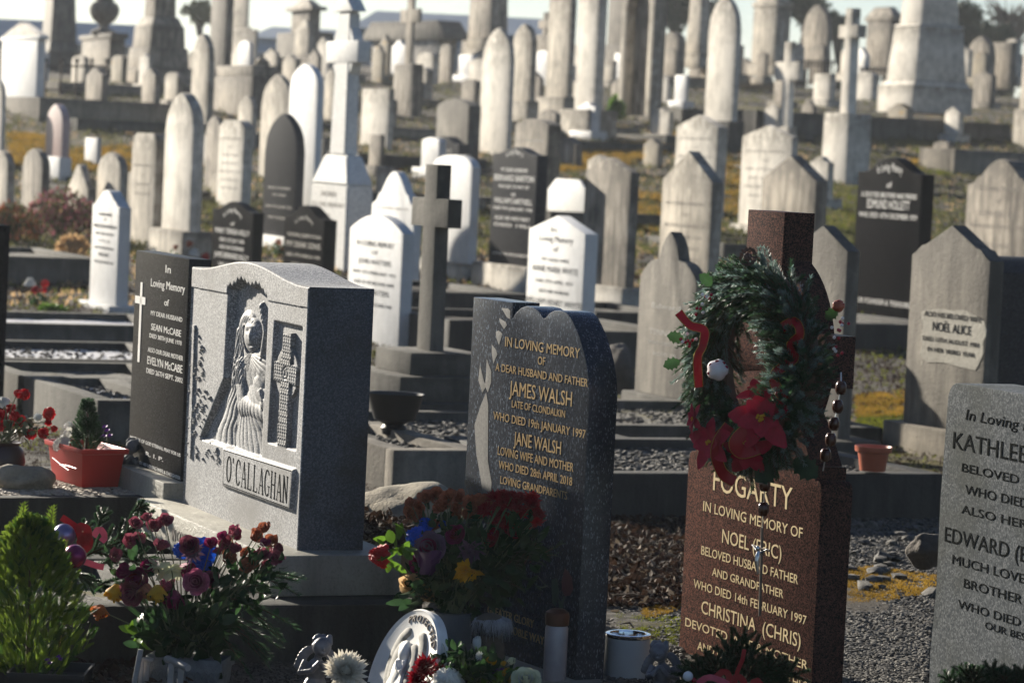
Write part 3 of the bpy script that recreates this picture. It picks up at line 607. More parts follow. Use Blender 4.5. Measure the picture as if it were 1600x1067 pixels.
def hi_cross():
    # tall wheel cross with capped top on a broad battered pedestal
    s = frame(486, 543, 584, 290, 425, 24); root = empty('wheel_cross', s.o, s.rz, 'tall pale wheel cross with carved shaft on a battered pedestal', 'cross', 'memorial crosses')
    m = MT['hx']; W, T, H = s.W / 2, s.T / 2, s.H
    z = lambda py: solve(lambda q: proj(s.o + Vector((0, 0, q)))[1], py)
    def blk(nm, w0, w1, t0, t1, za, zb):
        bm = bmesh.new(); vs = []
        for zz, a, b in ((za, w0, t0), (zb, w1, t1)): vs += [bm.verts.new((sx * a, sy * b, zz)) for sx, sy in ((-1, -1), (1, -1), (1, 1), (-1, 1))]
        bm.faces.new(vs[:4][::-1]); bm.faces.new(vs[4:])
        for k in range(4): bm.faces.new((vs[k], vs[(k + 1) % 4], vs[4 + (k + 1) % 4], vs[4 + k]))
        bmesh.ops.bevel(bm, geom=bm.edges[:], offset=.015, segments=2, affect='EDGES', clamp_overlap=True); me = bpy.data.meshes.new(nm); bm.to_mesh(me); bm.free(); link(nm, me, m, root)
    blk('pedestal', W * 1.05, W * .98, T * 1.05, T * .98, -.1, H); blk('cap', W, W * .6, T, T * .6, H, z(243))
    blk('shaft', W * .42, W * .31, T * .5, T * .4, z(243), z(20)); za = z(82)
    w = W * .86; hh = (z(64) - z(98)) / 2
    extrude_mesh('arms', [(-w, za - hh), (-w, za + hh), (w, za + hh), (w, za - hh)], -T * .47, T * .47, m, root, .01)
    mb = MB(); r1 = (z(34) - z(126)) / 2; r0 = r1 * .74; t = T * .38
    mb.add([Vector((r * math.cos(a), y, za + r * math.sin(a))) for a in [2 * math.pi * i / 40 for i in range(40)] for r, y in ((r0, -t), (r1, -t), (r1, t), (r0, t))],
           [(i * 4 + j, i * 4 + (j + 1) % 4, ((i + 1) % 40) * 4 + (j + 1) % 4, ((i + 1) % 40) * 4 + j) for i in range(40) for j in range(4)])
    mb.build('wheel', m, root)
    extrude_mesh('gabled_cap', [(-W * .55, z(19)), (0, z(-12)), (W * .55, z(19))], -T * .55, T * .55, m, root, .01)
    tb = MB()
    for i, t in enumerate(('SACRED', 'TO THE MEMORY', 'OF', 'WILLIAM JOHN', 'WHO DIED 1909')): put_text(tb, t, -W * .07 * len(t), W * .07 * len(t), H * (.86 - .13 * i), H * .055, -T * 1.0)
    tb.build('inscription', MT['faint'], root, smooth=False)
def hxm():
    n = N('pale_carved_granite'); a = n.mix(n.ramp(n.vor(90), .3, .8), (.50, .50, .49), (.70, .69, .66)); n.col(a); n.set(.7, .3); n.bump(n.vor(28), .012, 1); return n.m
MT['hx'] = hxm(); hi_cross()
def small_cross(label, xl, xc, xr, ytop, y1, y2, yft, pxl, pxc, pxr, yb, m, sw=.3, ring=0, cap=0):
    """cross whose arm block spans xl..xc between y1 and y2, standing on a pedestal pxl..pxc..pxr from yft down to yb"""
    p = frame(pxl, pxc, pxr, yft, yb, 24); root = empty('memorial_cross', p.o, p.rz, label, 'cross', 'memorial crosses')
    extrude_mesh('pedestal', [(-p.W * .54, -.1), (-p.W / 2, p.H), (p.W / 2, p.H), (p.W * .54, -.1)], -p.T / 2, p.T / 2, MT[m], root, .015)
    z = lambda py: solve(lambda q: proj(p.o + Vector((0, 0, q)))[1], py)
    k = p.W / max(1, (pxc - pxl)); W = k * (xc - xl) / 2; T = p.T / 2 * min(1, (xr - xc) / max(1, pxr - pxc)); q = W * sw
    pts = [(-q * 1.2, p.H), (-q, z(y2)), (-W, z(y2)), (-W, z(y1)), (-q, z(y1)), (-q, z(ytop)), (q, z(ytop)), (q, z(y1)), (W, z(y1)), (W, z(y2)), (q, z(y2)), (q * 1.2, p.H)]
    extrude_mesh('cross', pts, -T, T, MT[m], root, .01)
    if ring:
        mb = MB(); zc = (z(y1) + z(y2)) / 2; r1 = (z(y1) - z(y2)) * ring; r0 = r1 * .7; t = T * .7
        mb.add([Vector((r * math.cos(a), y, zc + r * math.sin(a))) for a in [2 * math.pi * i / 32 for i in range(32)] for r, y in ((r0, -t), (r1, -t), (r1, t), (r0, t))],
               [(i * 4 + j, i * 4 + (j + 1) % 4, ((i + 1) % 32) * 4 + (j + 1) % 4, ((i + 1) % 32) * 4 + j) for i in range(32) for j in range(4)])
        mb.build('wheel', MT[m], root)
small_cross('stone cross on a tall pedestal with one bright face, left of the great obelisk', 1309, 1338, 1352, 14, 40, 60, 177, 1288, 1325, 1362, 288, 'limeC', .33, .62)
small_cross('small wheel cross left of the taller pedestal cross', 1206, 1242, 1250, 66, 97, 126, 198, 1212, 1232, 1245, 262, 'limeC', .28, .62)
small_cross('thin cross on a gabled pedestal behind the plain dark cross', 619, 648, 653, -30, 15, 36, 100, 616, 645, 662, 182, 'limeB', .3)
small_cross('tiny trefoil cross between tall pointed headstones at the top', 841, 861, 866, 20, 32, 45, 54, 838, 860, 868, 102, 'limeB', .3)
# roofed tomb behind the thin cross
def roofed():
    s = frame(575, 690, 722, 62, 118, 30); root = empty('roofed_tomb', s.o, s.rz, 'broad tomb with a heavy dark roof slab and pale panels at the top', 'tomb', 'tall monuments at the back'); W, T, H = s.W / 2, s.T / 2, s.H
    extrude_mesh('chest', [(-W * .9, -.3), (-W * .9, H), (W * .9, H), (W * .9, -.3)], -T * .9, T * .9, MT['limeC'], root, .02)
    extrude_mesh('roof', [(-W * 1.1, H), (-W * 1.1, H + .15), (-W * .9, H + .5), (W * .9, H + .5), (W * 1.1, H + .15), (W * 1.1, H)], -T * 1.15, T * 1.15, MT['limeD'], root, .02)
    extrude_mesh('plinth', [(-W * 1.1, -.5), (-W * 1.1, -.02), (W * 1.1, -.02), (W * 1.1, -.5)], -T * 1.2, T * 1.2, MT['limeB'], root, .02)
roofed()
def urn_tomb(label, xl, xc, xr, yt, yb):
    s = frame(xl, xc, xr, yt, yb, 20); root = empty('urn_tomb', s.o, s.rz, label, 'tomb', 'tall monuments at the back'); W, T, H = s.W / 2, s.T / 2, s.H
    extrude_mesh('chest', [(-W, -.3), (-W, H), (W, H), (W, -.3)], -T, T, MT['limeB'], root, .02)
    extrude_mesh('cornice', [(-W * 1.15, H), (-W * 1.15, H + .12), (W * 1.15, H + .12), (W * 1.15, H)], -T * 1.15, T * 1.15, MT['limeD'], root, .02)
    mb = MB(); mb.lathe([(.0, H + .12), (.3, H + .12), (.3, H + .2), (.12, H + .28), (.12, H + .36), (.26, H + .46), (.34, H + .6), (.36, H + .74), (.30, H + .86), (.20, H + .9), (.22, H + .95), (.12, H + 1.02), (0, H + 1.05)], 18); mb.build('urn', MT['limeD'], root)
urn_tomb('small draped urn tomb before the pale blue building', 128, 172, 196, 60, 104)
# iron railing posts and a low railing
def railing(label, x0, x1, yt, yb, n, knob=False):
    a = hit(x0, yb); b = hit(x1, yb); root = empty('railing', a, 0, label, 'railing', 'iron railings between plots')
    h = solve(lambda q: proj(a + Vector((0, 0, q)))[1], yt); d = b - a
    for i in range(n):
        p = d * (i / max(1, n - 1)); mb = MB(); mb.tube([p, p + Vector((0, 0, h))], .022, 6)
        mb.blob(p + Vector((0, 0, h)), (.045, .045, .06), 0, sub=1); mb.build('baluster', MT['iron'], root)
    mb = MB()
    for f in (.85, .2): mb.tube([Vector((0, 0, h * f)), d + Vector((0, 0, h * f))], .018, 5)
    mb.build('rail', MT['iron'], root)
MT['iron'] = plain('rusted_iron', (.06, .04, .03), .8, .4)
railing('rusty railing left of the tall pedestal cross at the top right', 1243, 1300, 97, 134, 12)
railing('thin iron railing posts before the stepped pedestals at the top left', 70, 165, 95, 152, 5)
railing('rusty railing behind the cross on a tall pedestal, right part', 1345, 1390, 108, 128, 9)
# ---------------------------------------------------------------- buildings and trees beyond the wall
def far_building(label, x0, x1, ytop, yb, depth, m, roof=None, win=0):
    a = P(x0, yb, depth); b = P(x1, yb, depth); b.z = a.z; t = P(x0, ytop, depth); L = (b - a).length; H = t.z - a.z
    root = empty('building', a, math.atan2(b.y - a.y, b.x - a.x), label, 'building'); D = 8
    extrude_mesh('wall', [(0, -3), (0, H), (L, H), (L, -3)], 0, D, MT[m], root, .02)
    if roof:
        mb = MB(); e = .4; v = [(-e, -e, H), (L + e, -e, H), (L + e, D + e, H), (-e, D + e, H), (L * .05, D / 2, H + roof), (L * .95, D / 2, H + roof)]
        mb.add(v, [(0, 1, 5, 4), (1, 2, 5), (2, 3, 4, 5), (3, 0, 4), (0, 3, 2, 1)]); mb.build('roof', MT['slate'], root, angle=10)
    for i in range(win):
        x = L * (i + .5) / win; f = extrude_mesh('window', [(x - .5, H * .35), (x - .5, H * .7), (x + .5, H * .7), (x + .5, H * .35)], -.06, .05, MT['wframe'], root, 0)
        extrude_mesh('pane', [(x - .42, H * .35 + .08), (x - .42, H * .7 - .08), (x + .42, H * .7 - .08), (x + .42, H * .35 + .08)], -.08, -.061, MT['glass'], f, 0)
MT['bluewall'] = plain('pale_blue_grey_render', (.36, .46, .60), .8); MT['slate'] = plain('blue_slate', (.12, .17, .24), .6)
MT['wframe'] = plain('painted_window_frame', (.6, .6, .6), .6); MT['glass'] = plain('dark_window_glass', (.05, .06, .08), .1)
MT['duskwall'] = plain('dark_blue_grey_wall', (.19, .26, .34), .8)
far_building('long low pale blue building beyond the graves at the top left', -80, 215, 26, 130, 120, 'bluewall', None, 7)
far_building('dark roofed building beyond the graves at the top centre', 400, 560, 60, 130, 115, 'bluewall', .6, 4)
far_building('blue slate roofed building behind the thin cross', 560, 860, 45, 130, 105, 'duskwall', .8, 6)
MT['leafd'] = plain('dark_evergreen_leaves', (.045, .07, .03), .7, .3, var=.5); MT['bark'] = plain('bark', (.09, .07, .055), .9, var=.4)
MT['leafy'] = plain('olive_leaves', (.20, .20, .07), .7, .3, var=.5)
def tree(label, px, py, yb, rpx, depth, m='leafd', n=5200, bare=False):
    c = P(px, py, depth); b = P(px, yb, depth); b.z = zt(b.y); k = depth / FPX; r = rpx * k; root = empty('tree', b, 0, label, 'tree')
    rr = random.Random(int(px)); tr = MB(); top = Vector((0, 0, c.z - b.z)); tr.tube([Vector((0, 0, -.2)), top * .5 + Vector((.1, 0, 0)), top], [r * .12 + .1, r * .08 + .05, .04], 8)
    for i in range(14 if not bare else 60):
        a = rr.uniform(0, 6.28); s0 = top * rr.uniform(.35, .95); e = top + Vector((math.cos(a), math.sin(a), rr.uniform(-.4, .9))) * r * rr.uniform(.3, .65 if not bare else 1); mid = (s0 + e) / 2 + Vector((rr.uniform(-.2, .2), 0, r * .1)); tr.tube([s0, mid, e], [.05 + r * .02, .03 + r * .008, .012], 5)
    tr.build('trunk', MT['bark'], root)
    if not bare:
        mb = MB(); cl = [Vector((rr.gauss(0, .45), rr.gauss(0, .45), rr.gauss(0, .4))) * r for _ in range(22)]
        for i in range(n):
            q = rr.choice(cl) + Vector((rr.gauss(0, 1), rr.gauss(0, 1), rr.gauss(0, 1))) * r * .17 + top; s = rr.uniform(.05, .12) * max(1, r * .5)
            a = Vector((rr.gauss(0, 1), rr.gauss(0, 1), rr.gauss(0, 1))).normalized(); t = a.orthogonal().normalized(); mb.add([q - a * s, q + t * s * .5, q + a * s, q - t * s * .5], [(0, 1, 2, 3)])
        mb.build('crown', MT[m], root, smooth=False)
tree('dark evergreen tree above the arched monument', 1050, 8, 120, 55, 95)
tree('dark evergreen tree left of the pointed grey headstone', 1250, 0, 110, 40, 98)
tree('dark evergreen tree right of the great obelisk', 1512, 40, 110, 40, 95)
tree('low dark evergreen at the far right edge', 1560, 62, 110, 26, 92, n=3000)
tree('bare branched tree at the top right corner', 1575, 20, 110, 60, 110, bare=True)
tree('yellow green round tree by the stepped pedestal', 308, 20, 100, 20, 100, m='leafy', n=3000)
tree('narrow dark yew behind the pointed grey headstone', 1308, 40, 110, 22, 97, n=3000)
# ================================================================ the nearest headstones
MT['ggside'] = MT['ggrey']
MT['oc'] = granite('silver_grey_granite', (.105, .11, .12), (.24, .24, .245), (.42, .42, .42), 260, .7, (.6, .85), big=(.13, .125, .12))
MT['ocside'] = granite('rock_faced_stained_shade_granite', (.045, .05, .058), (.085, .095, .11), (.12, .13, .15), 260, .6, (.6, .9), spec=.25, big=(.045, .036, .028))  # base colour darkened to carry the sides' shade; brown blotches are stains
MT['ocdark'] = plain('dark_cut_lettering', (.018, .02, .02), .9, .1, IOR=1.06)
MT['plin'] = old('buff_granite_plinth', (.38, .36, .30), (.13, .12, .10), .55, .45, .7, .55, top=.1)
MT['step'] = old('mossy_concrete_step', (.065, .064, .057), (.022, .021, .018), .7, .42, .66, .85, top=.2)
def npproj(s, u, v):
    p = np.array(s.o)[None] + np.outer(-u, np.array(s.d)) + np.array(s.e)[None] * (-s.T / 2) + np.outer(v, [0, 0, 1.0])
    q = p - np.array(CAM); d = q @ np.array(_F); return 800 + FPX * (q @ np.array(_R)) / d, 533.5 - FPX * (q @ np.array(_U)) / d
def vnoise(x, y, fr, seed=0):
    """cheap smooth value noise for carving, -1..1"""
    x = np.asarray(x) * fr + seed * 17.3; y = np.asarray(y) * fr + seed * 9.1; xi = np.floor(x); yi = np.floor(y); fx = x - xi; fy = y - yi
    h = lambda a, b: np.modf(np.sin(a * 127.1 + b * 311.7) * 43758.5453)[0]
    fx = fx * fx * (3 - 2 * fx); fy = fy * fy * (3 - 2 * fy)
    return (h(xi, yi) * (1 - fx) + h(xi + 1, yi) * fx) * (1 - fy) + (h(xi, yi + 1) * (1 - fx) + h(xi + 1, yi + 1) * fx) * fy
def carve(X, Y, u, v):
    """depth of the carving below the face in metres, drawn over the outline of the real relief"""
    D = np.where(Y > 448.5 + .18 * (X - 300), .004, 0.0); sm = lambda a, w: 1 / (1 + np.exp(-np.clip(a / w, -30, 30)))
    top = 452 - 13 * np.clip(1 - np.abs((X - 386) / 31), 0, 1) ** .6 + .22 * (X - 386) + 5 * np.abs(np.sin(X * .55)) + 4 * np.sin(X * .23)
    xr = 416 - (Y - 470) * .045; xl = np.where(Y < 590, 356 - (Y - 455) * .055, 349 - (Y - 590) * .40); xl = np.maximum(xl, 312)
    bot = 697 + .31 * (X - 350)
    ni = sm(Y - top, 1.2) * sm(xr - X, .5) * sm(X - xl, .5) * sm(bot - Y, .8)
    hgt = np.zeros_like(X)
    def E(cx, cy, rx, ry, h, t=0, p=.5):
        nonlocal hgt
        c, s_ = math.cos(t), math.sin(t); a = ((X - cx) * c + (Y - cy) * s_) / rx; b = (-(X - cx) * s_ + (Y - cy) * c) / ry
        hgt = np.maximum(hgt, h * np.clip(1 - a * a - b * b, 0, 1) ** p)
    def K(x0, y0, x1, y1, r0, r1, h, p=.5):
        nonlocal hgt
        dx, dy = x1 - x0, y1 - y0; L = dx * dx + dy * dy * .12; t = np.clip(((X - x0) * dx + (Y - y0) * .12 * dy) / L, 0, 1)
        r = r0 + (r1 - r0) * t; q = ((X - x0 - t * dx) / r) ** 2 + ((Y - y0 - t * dy) / (r * 2.6)) ** 2
        hgt = np.maximum(hgt, h * np.clip(1 - q, 0, 1) ** p)
    K(352, 640, 320, 690, 12, 16, .012, .6); K(362, 600, 340, 690, 9, 18, .016, .6); K(366, 570, 352, 650, 7, 13, .02, .6)       # cloak
    E(386, 690, 29, 80, .026); E(392, 640, 20, 60, .030); E(388, 583, 21, 40, .024); E(372, 585, 11, 34, .028); K(369, 575, 372, 632, 9, 9, .034); K(374, 632, 404, 646, 8, 7, .036)  # body, arm
    K(395, 600, 408, 640, 8, 8, .030); E(407, 632, 5.5, 15, .040); K(402, 612, 407, 626, 3, 3, .041)      # second sleeve, hands
    K(378, 548, 380, 572, 7, 9, .024)                                                    # neck
    E(376, 520, 14.5, 36, .028); K(366, 520, 358, 600, 5, 4.5, .026); K(370, 540, 366, 590, 5, 4, .024)   # hair
    K(398, 478, 404, 520, 2.6, 2.6, .020); K(404, 520, 398, 562, 2.6, 2.6, .020)           # veil edge
    face = 0.036 * np.clip(1 - ((X - 384) / 11.5) ** 2 - ((Y - 524) / 29) ** 2, 0, 1) ** .5
    G = lambda cx, cy, rx, ry: np.exp(-((X - cx) / rx) ** 2 - ((Y - cy) / ry) ** 2)
    face += np.where(face > 0, .006 * G(388, 524, 1.8, 8) + .003 * G(388, 531, 2.2, 3) - .006 * G(383.5, 517, 2.6, 3) - .006 * G(391.5, 519, 2.2, 3) + .003 * G(386, 510, 8, 2.5) - .004 * G(388, 540, 3.5, 1.6) + .0035 * G(388, 543.5, 2.8, 2) + .003 * G(387, 550, 4, 3), 0)
    hgt = np.where(face > 0.001, np.maximum(face, np.where((Y < 508) | (X < 375), hgt, 0)), hgt)
    st = (np.sin((X + .22 * Y) * 2.1) * .0018) * np.clip((hgt > .018) * (Y < 600) * ((X < 374) | (Y < 505)), 0, 1); hgt = hgt + st
    th = np.arctan2((X - 377) * 2.6, (Y - 545)); low = hgt > .004
    w1 = th * 26 + 1.2 * np.sin(Y * .04) + .8 * vnoise(X, Y, .05, 4); f1 = np.abs(np.sin(w1)) ** .6 - .6
    rc = np.hypot((X - 402) * 2.4, (Y - 585)); f2 = np.abs(np.sin(rc * .16 + .5 * np.sin(X * .2))) ** .6 - .6
    sl = np.clip(1 - np.abs(Y - 612) / 42, 0, 1) * (X > 366); f3 = f1 * (1 - sl) + f2 * sl
    hgt = hgt + np.where(low & (Y > 556) & (hgt < .0385), .0052 * f3, 0)
    D = D * (1 - ni) + ni * (.030 - .72 * np.minimum(hgt, .046))
    # panel with the wheel cross
    xa = 427 - (Y - 505) * .055; xb = 470 - (Y - 515) * .055; pa = sm(X - xa, .35) * sm(xb - X, .35) * sm(Y - (502 + .22 * (X - 427)), .6) * sm((690 + .29 * (X - 415)) - Y, .6)
    xc = 447.5 - (Y - 520) * .053; yy = Y - (583 + .25 * (X - 444)); rr = ((X - xc) / 15.5) ** 2 + (yy / 37) ** 2
    cr = (np.abs(X - xc) < np.where(Y < 545, 6.2, 7)) & (Y > 521); cr |= (np.abs(yy) < 15) & (np.abs(X - xc) < 17.5)
    cr = cr & ~((np.abs(yy) > 6) & (np.abs(yy) < 20) & (np.abs(np.abs(X - xc) - 8) < 0))
    rg = (rr < 1.25) & (rr > .62) & ~cr
    knot = .0022 * np.sin((X - xc) * 1.9 + np.sin(yy * .55) * 1.6) * np.sin(yy * .62) - .004 * ((np.abs(np.hypot((X - xc) * 2.3, yy) - 9) < 2) | ((np.abs(X - xc) < 1.3) & (np.abs(yy) < 5)))
    D = D * (1 - pa) + pa * (.018 - np.where(cr, .0155 + .7 * knot, 0) - np.where(rg, .010, 0))
    # vine tracery
    reg = ((X < 317) & (Y > 508) & (Y < 712)) | ((Y > 655) & (Y < 716 + .25 * (X - 300)) & (X < 352) & (Y > 690 - .9 * (X - 300) + .3 * (X - 300)))
    reg |= (X > 317) & (X < 330) & (Y > 600) & (Y < 660) & (X < 336 - (Y - 600) * .1)
    wv = np.abs(vnoise(u * 46, v * 46, 1, 2)) < .0; a = vnoise(u, v, 58, 3) + .5 * vnoise(u, v, 120, 5)
    line = np.abs(a - .75) < .11; edge = (np.abs(X - 303 + (Y - 513) * .03) < 1.6)
    D = np.where(reg & (line | edge) & (X < 352) & (X > 296 - (Y - 500) * .03) & (ni < .3), D - .007, D)
    # name plate
    yt_ = 699 + .306 * (X - 350); yb_ = 758 + .361 * (X - 348); pl = sm(X - (350 - (Y - 699) * .035), .3) * sm((461 - (Y - 733) * .08) - X, .3) * sm(Y - yt_, .5) * sm(yb_ - Y, .5)
    D = D * (1 - pl) + pl * (-.006)
    return D
def carved_stone():
    s = frame(300, 484, 585, 448.5, 859.5, 23.4, depth=9.2); s.root = empty('headstone', s.o, s.rz, 'large grey granite headstone carved with a robed figure and a wheel cross', 'headstone', GRP)
    hp = s.H + .045; W = s.W; nu, nv = 330, 340
    def top(t): return s.H + .045 * (.5 - .5 * math.cos(2 * math.pi * max(0, min(1, (t - .04) / .92)))) ** 1.0 + .012 * math.cos(2 * math.pi * t) * 0
    U = np.repeat(np.linspace(0, 1, nu + 1), nv + 1); V = np.tile(np.linspace(0, 1, nv + 1), nu + 1); T_ = np.array([top(t) for t in U]); u = (U - .5) * W; v = V * T_
    X, Y = npproj(s, u, v); D = carve(X, Y, u, v)
    edge = np.minimum(np.minimum(U, 1 - U) * W, np.minimum(V * T_ + 1, (1 - V) * T_)); D = np.where(edge < .003, .003, np.where(edge < .006, .0, D)); 
    verts = np.stack([u, -s.T / 2 + D, v], 1).tolist(); F = []
    for i in range(nu):
        for j in range(nv): a = i * (nv + 1) + j; F.append((a, a + nv + 1, a + nv + 2, a + 1))
    loop = [i * (nv + 1) for i in range(nu + 1)] + [nu * (nv + 1) + j for j in range(1, nv + 1)] + [i * (nv + 1) + nv for i in range(nu - 1, -1, -1)] + [j for j in range(nv - 1, 0, -1)]
    n0 = len(verts); verts += [(verts[k][0], s.T / 2, verts[k][2]) for k in loop]; L = len(loop)
    for k in range(L): F.append((loop[k], n0 + k, n0 + (k + 1) % L, loop[(k + 1) % L])[::-1] if False else (loop[(k + 1) % L], loop[k], n0 + k, n0 + (k + 1) % L))
    F.append(tuple(range(n0, n0 + L)))
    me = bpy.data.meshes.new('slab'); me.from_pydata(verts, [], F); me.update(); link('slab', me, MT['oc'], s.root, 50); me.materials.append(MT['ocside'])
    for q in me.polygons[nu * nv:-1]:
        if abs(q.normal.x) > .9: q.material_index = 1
    # the name, cut in narrow serif capitals
    st = {'O': [[(.5 + .5 * math.cos(a), .5 + .5 * math.sin(a)) for a in [i * math.pi / 12 for i in range(25)]]], "'": [[(.4, 1), (.5, .8)]],
          'C': [[(.5 + .5 * math.cos(a), .5 + .5 * math.sin(a)) for a in [.7 + i * (2 * math.pi - 1.4) / 16 for i in range(17)]], [(.88, .68), (.9, .95)]],
          'A': [[(.05, 0), (.5, 1)], [(.5, 1), (.95, 0)], [(.2, .32), (.8, .32)], [(-.08, 0), (.2, 0)], [(.75, 0), (1.1, 0)]],
          'L': [[(.2, 1), (.2, 0)], [(.0, 1), (.4, 1)], [(.0, 0), (.9, 0)], [(.9, 0), (.95, .18)]],
          'G': [[(.5 + .5 * math.cos(a), .5 + .5 * math.sin(a)) for a in [.7 + i * (2 * math.pi - 1.6) / 16 for i in range(17)]], [(.9, .38), (.9, .05)], [(.65, .38), (1.1, .38)]],
          'H': [[(.12, 0), (.12, 1)], [(.88, 0), (.88, 1)], [(.12, .52), (.88, .52)], [(-.05, 0), (.3, 0)], [(-.05, 1), (.3, 1)], [(.7, 0), (1.05, 0)], [(.7, 1), (1.05, 1)]],
          'N': [[(.12, 0), (.12, 1)], [(.12, 1), (.88, 0)], [(.88, 0), (.88, 1)], [(-.05, 0), (.3, 0)], [(-.05, 1), (.2, 1)], [(.7, 1), (1.05, 1)]]}
    mb = MB(); name = "O'CALLAGHAN"; ws = [.8 if c != "'" else .45 for c in name]
    a = s.uv(356.5, 751); b = s.uv(451.5, 781.5); h = s.uv(356.5, 711.5)[1] - a[1]; tot = sum(ws) + .28 * (len(name) - 1); pos = 0; y = s.y0 - .0068; v0 = a[1]
    def stroke(p, q, w0, w1):
        d = Vector((q[0] - p[0], q[1] - p[1])); L = d.length or 1e-6; nx, ny = -d.y / L, d.x / L
        mb.add([(p[0] + nx * w0, y, p[1] + ny * w0), (p[0] - nx * w0, y, p[1] - ny * w0), (q[0] - nx * w1, y, q[1] - ny * w1), (q[0] + nx * w1, y, q[1] + ny * w1)], [(0, 1, 2, 3)])
    for c, wd in zip(name, ws):
        u0 = a[0] + (b[0] - a[0]) * pos / tot; lw = (b[0] - a[0]) * wd / tot * (1 if c != "'" else .5)
        for k, pl in enumerate(st[c]):
            th = .0038 if (k == 0 or (c in 'AHN' and k == 1)) and not (c == 'A' and k == 0) else .0020
            if c in "AHN" and k == 2: th = .0030 if c == 'N' else .0018
            for p, q in zip(pl, pl[1:]):
                tt = th
                if len(pl) > 10: mx = abs((p[0] + q[0]) / 2 - .5) * 2; tt = .0018 + .0030 * mx
                stroke((u0 + p[0] * lw, v0 + p[1] * h), (u0 + q[0] * lw, v0 + q[1] * h), tt, tt)
        pos += wd + .28
    for (x0, y0), (x1, y1) in zip([(353, 703), (458.5, 736), (454, 793), (351, 755)], [(458.5, 736), (454, 793), (351, 755), (353, 703)]):
        stroke(s.uv(x0, y0), s.uv(x1, y1), .0011, .0011)
    mb.build('name_lettering', MT['ocdark'], s.root, smooth=False)
    # plinth and step
    pf = Pz(424, 868, s.o.z); loc = lambda p: (-(p - s.o).dot(s.d), (p - s.o).dot(s.e))
    a = loc(pf); xw = a[0]; yf = a[1]; L = solve(lambda t: proj(pf + s.e * t)[0], 628); ex = .09; h = .122
    extrude_mesh('plinth', [(-xw - .02, -h), (-xw - .02, 0), (xw, 0), (xw, -h)], yf, yf + L, MT['plin'], s.root, .006)
    tb = MB(); 
    r = Stone(); r.o = s.o; 
    put_text(tb, "IN GOD'S CARE", -xw * .42, -xw * .02, -.085, .038, yf, .002); tb.build('inscription', MT['faint'], s.root, smooth=False)
    return s, h
OC, och = carved_stone()
def oc_kerb():
    zt_ = OC.o.z - och; a = Pz(98, 947, zt_); b = Pz(661, 943, zt_); d = (b - a); L = d.length; rz = math.atan2(d.y, d.x); n = Vector((-d.y, d.x, 0)).normalized()
    a = a - d * .8; L *= 1.8; Ld = L
    root = empty('grave_plot', a - Vector((0, 0, zt_)), rz, 'broad stepped kerb carrying the carved grey granite headstone', 'grave plot', 'kerbed grave plots')
    extrude_mesh('kerb', [(0, -.1), (0, zt_), (L, zt_), (L, -.1)], 0, .11, MT['step'], root, .008)
    extrude_mesh('kerb', [(0, -.1), (0, zt_ + .002), (L, zt_ + .002), (L, -.1)], .95, 1.06, MT['step'], root, .008)
    extrude_mesh('footing', [(L * .60, -.1), (L * .60, zt_ - .003), (L, zt_ - .003), (L, -.1)], .11, .95, MT['step'], root, .006)
    mb = MB(); mb.grid(lambda u, v: Vector((.02 + u * (L * .6 - .03), .11 + v * .84, zt_ - .07 + .015 * noise.noise(Vector((u * 30, v * 9, 1))))), 40, 14); mb.build('gravel_bed', MT['gravel'], root, angle=180)
oc_kerb()
# charcoal stone behind, with white paint filled lettering
MC = stone('charcoal polished headstone with a thin white cross and white lettering behind the carved grey one', 213, 298, 331, 405, None, 752, 'flat', 'blackm', 23.4, depth=10.4, tm='silver', ground=False, bw=.003) if 0 else None
MT['char'] = granite('charcoal_polished_granite', (.030, .029, .028), (.055, .053, .051), (.10, .10, .10), 300, .3, (.85, .97), spec=.14, big=(.05, .047, .043))
MC = stone('charcoal headstone with thin white cross and white lettering behind the carved grey one', 213, 298, 331, 405, None, 752, 'flat', 'char', 23.4, depth=10.4, ground=False, bw=.003)
tb = MB()
for t, x0, y0, x1, cp in (('In', 259, 426, 267, 12), ('Loving Memory', 236, 447, 289, 12), ('of', 257, 477, 264, 10), ('MY DEAR HUSBAND', 236, 492, 285, 7), ('SEAN McCABE', 236.5, 515, 283, 10), ('DIED 30TH JUNE 1978', 234, 527, 284, 6.5),
                          ('ALSO OUR DEAR MOTHER', 231.5, 549, 286, 7), ('EVELYN McCABE', 230.5, 568, 285, 12), ('DIED 26TH SEPT. 2002', 229, 582, 285.5, 7.5), ('MOTHER OF GOD ETERNAL PRAY FOR US', 204, 685, 282, 5), ('R. I. P.', 228, 711, 255, 6), ('ERECTED BY HIS LOVING WIFE & DAUGHTER', 201, 718, 282, 5)):
    px_text(tb, MC, t, x0, y0, x1, cp)
tb.build('inscription', MT['silver'], MC.root, smooth=False)
cb = MB()
for x0, y0, x1, y1 in ((217.5, 441, 220.5, 566), (210.5, 465, 228, 473)):
    a = MC.uv(x0 + 1, y1); b = MC.uv(x1, y0); cb.box(a[0], b[0] , MC.y0 - .002, MC.y0 + .001, a[1], b[1])
cb.build('cross_motif', MT['silver'], MC.root)
extrude_mesh('plinth', [(-MC.W / 2 - .06, -.12), (-MC.W / 2 - .06, 0), (MC.W / 2 + .04, 0), (MC.W / 2 + .04, -.12)], MC.y0 - .07, MC.T / 2 + .06, MT['plin'], MC.root, .006)
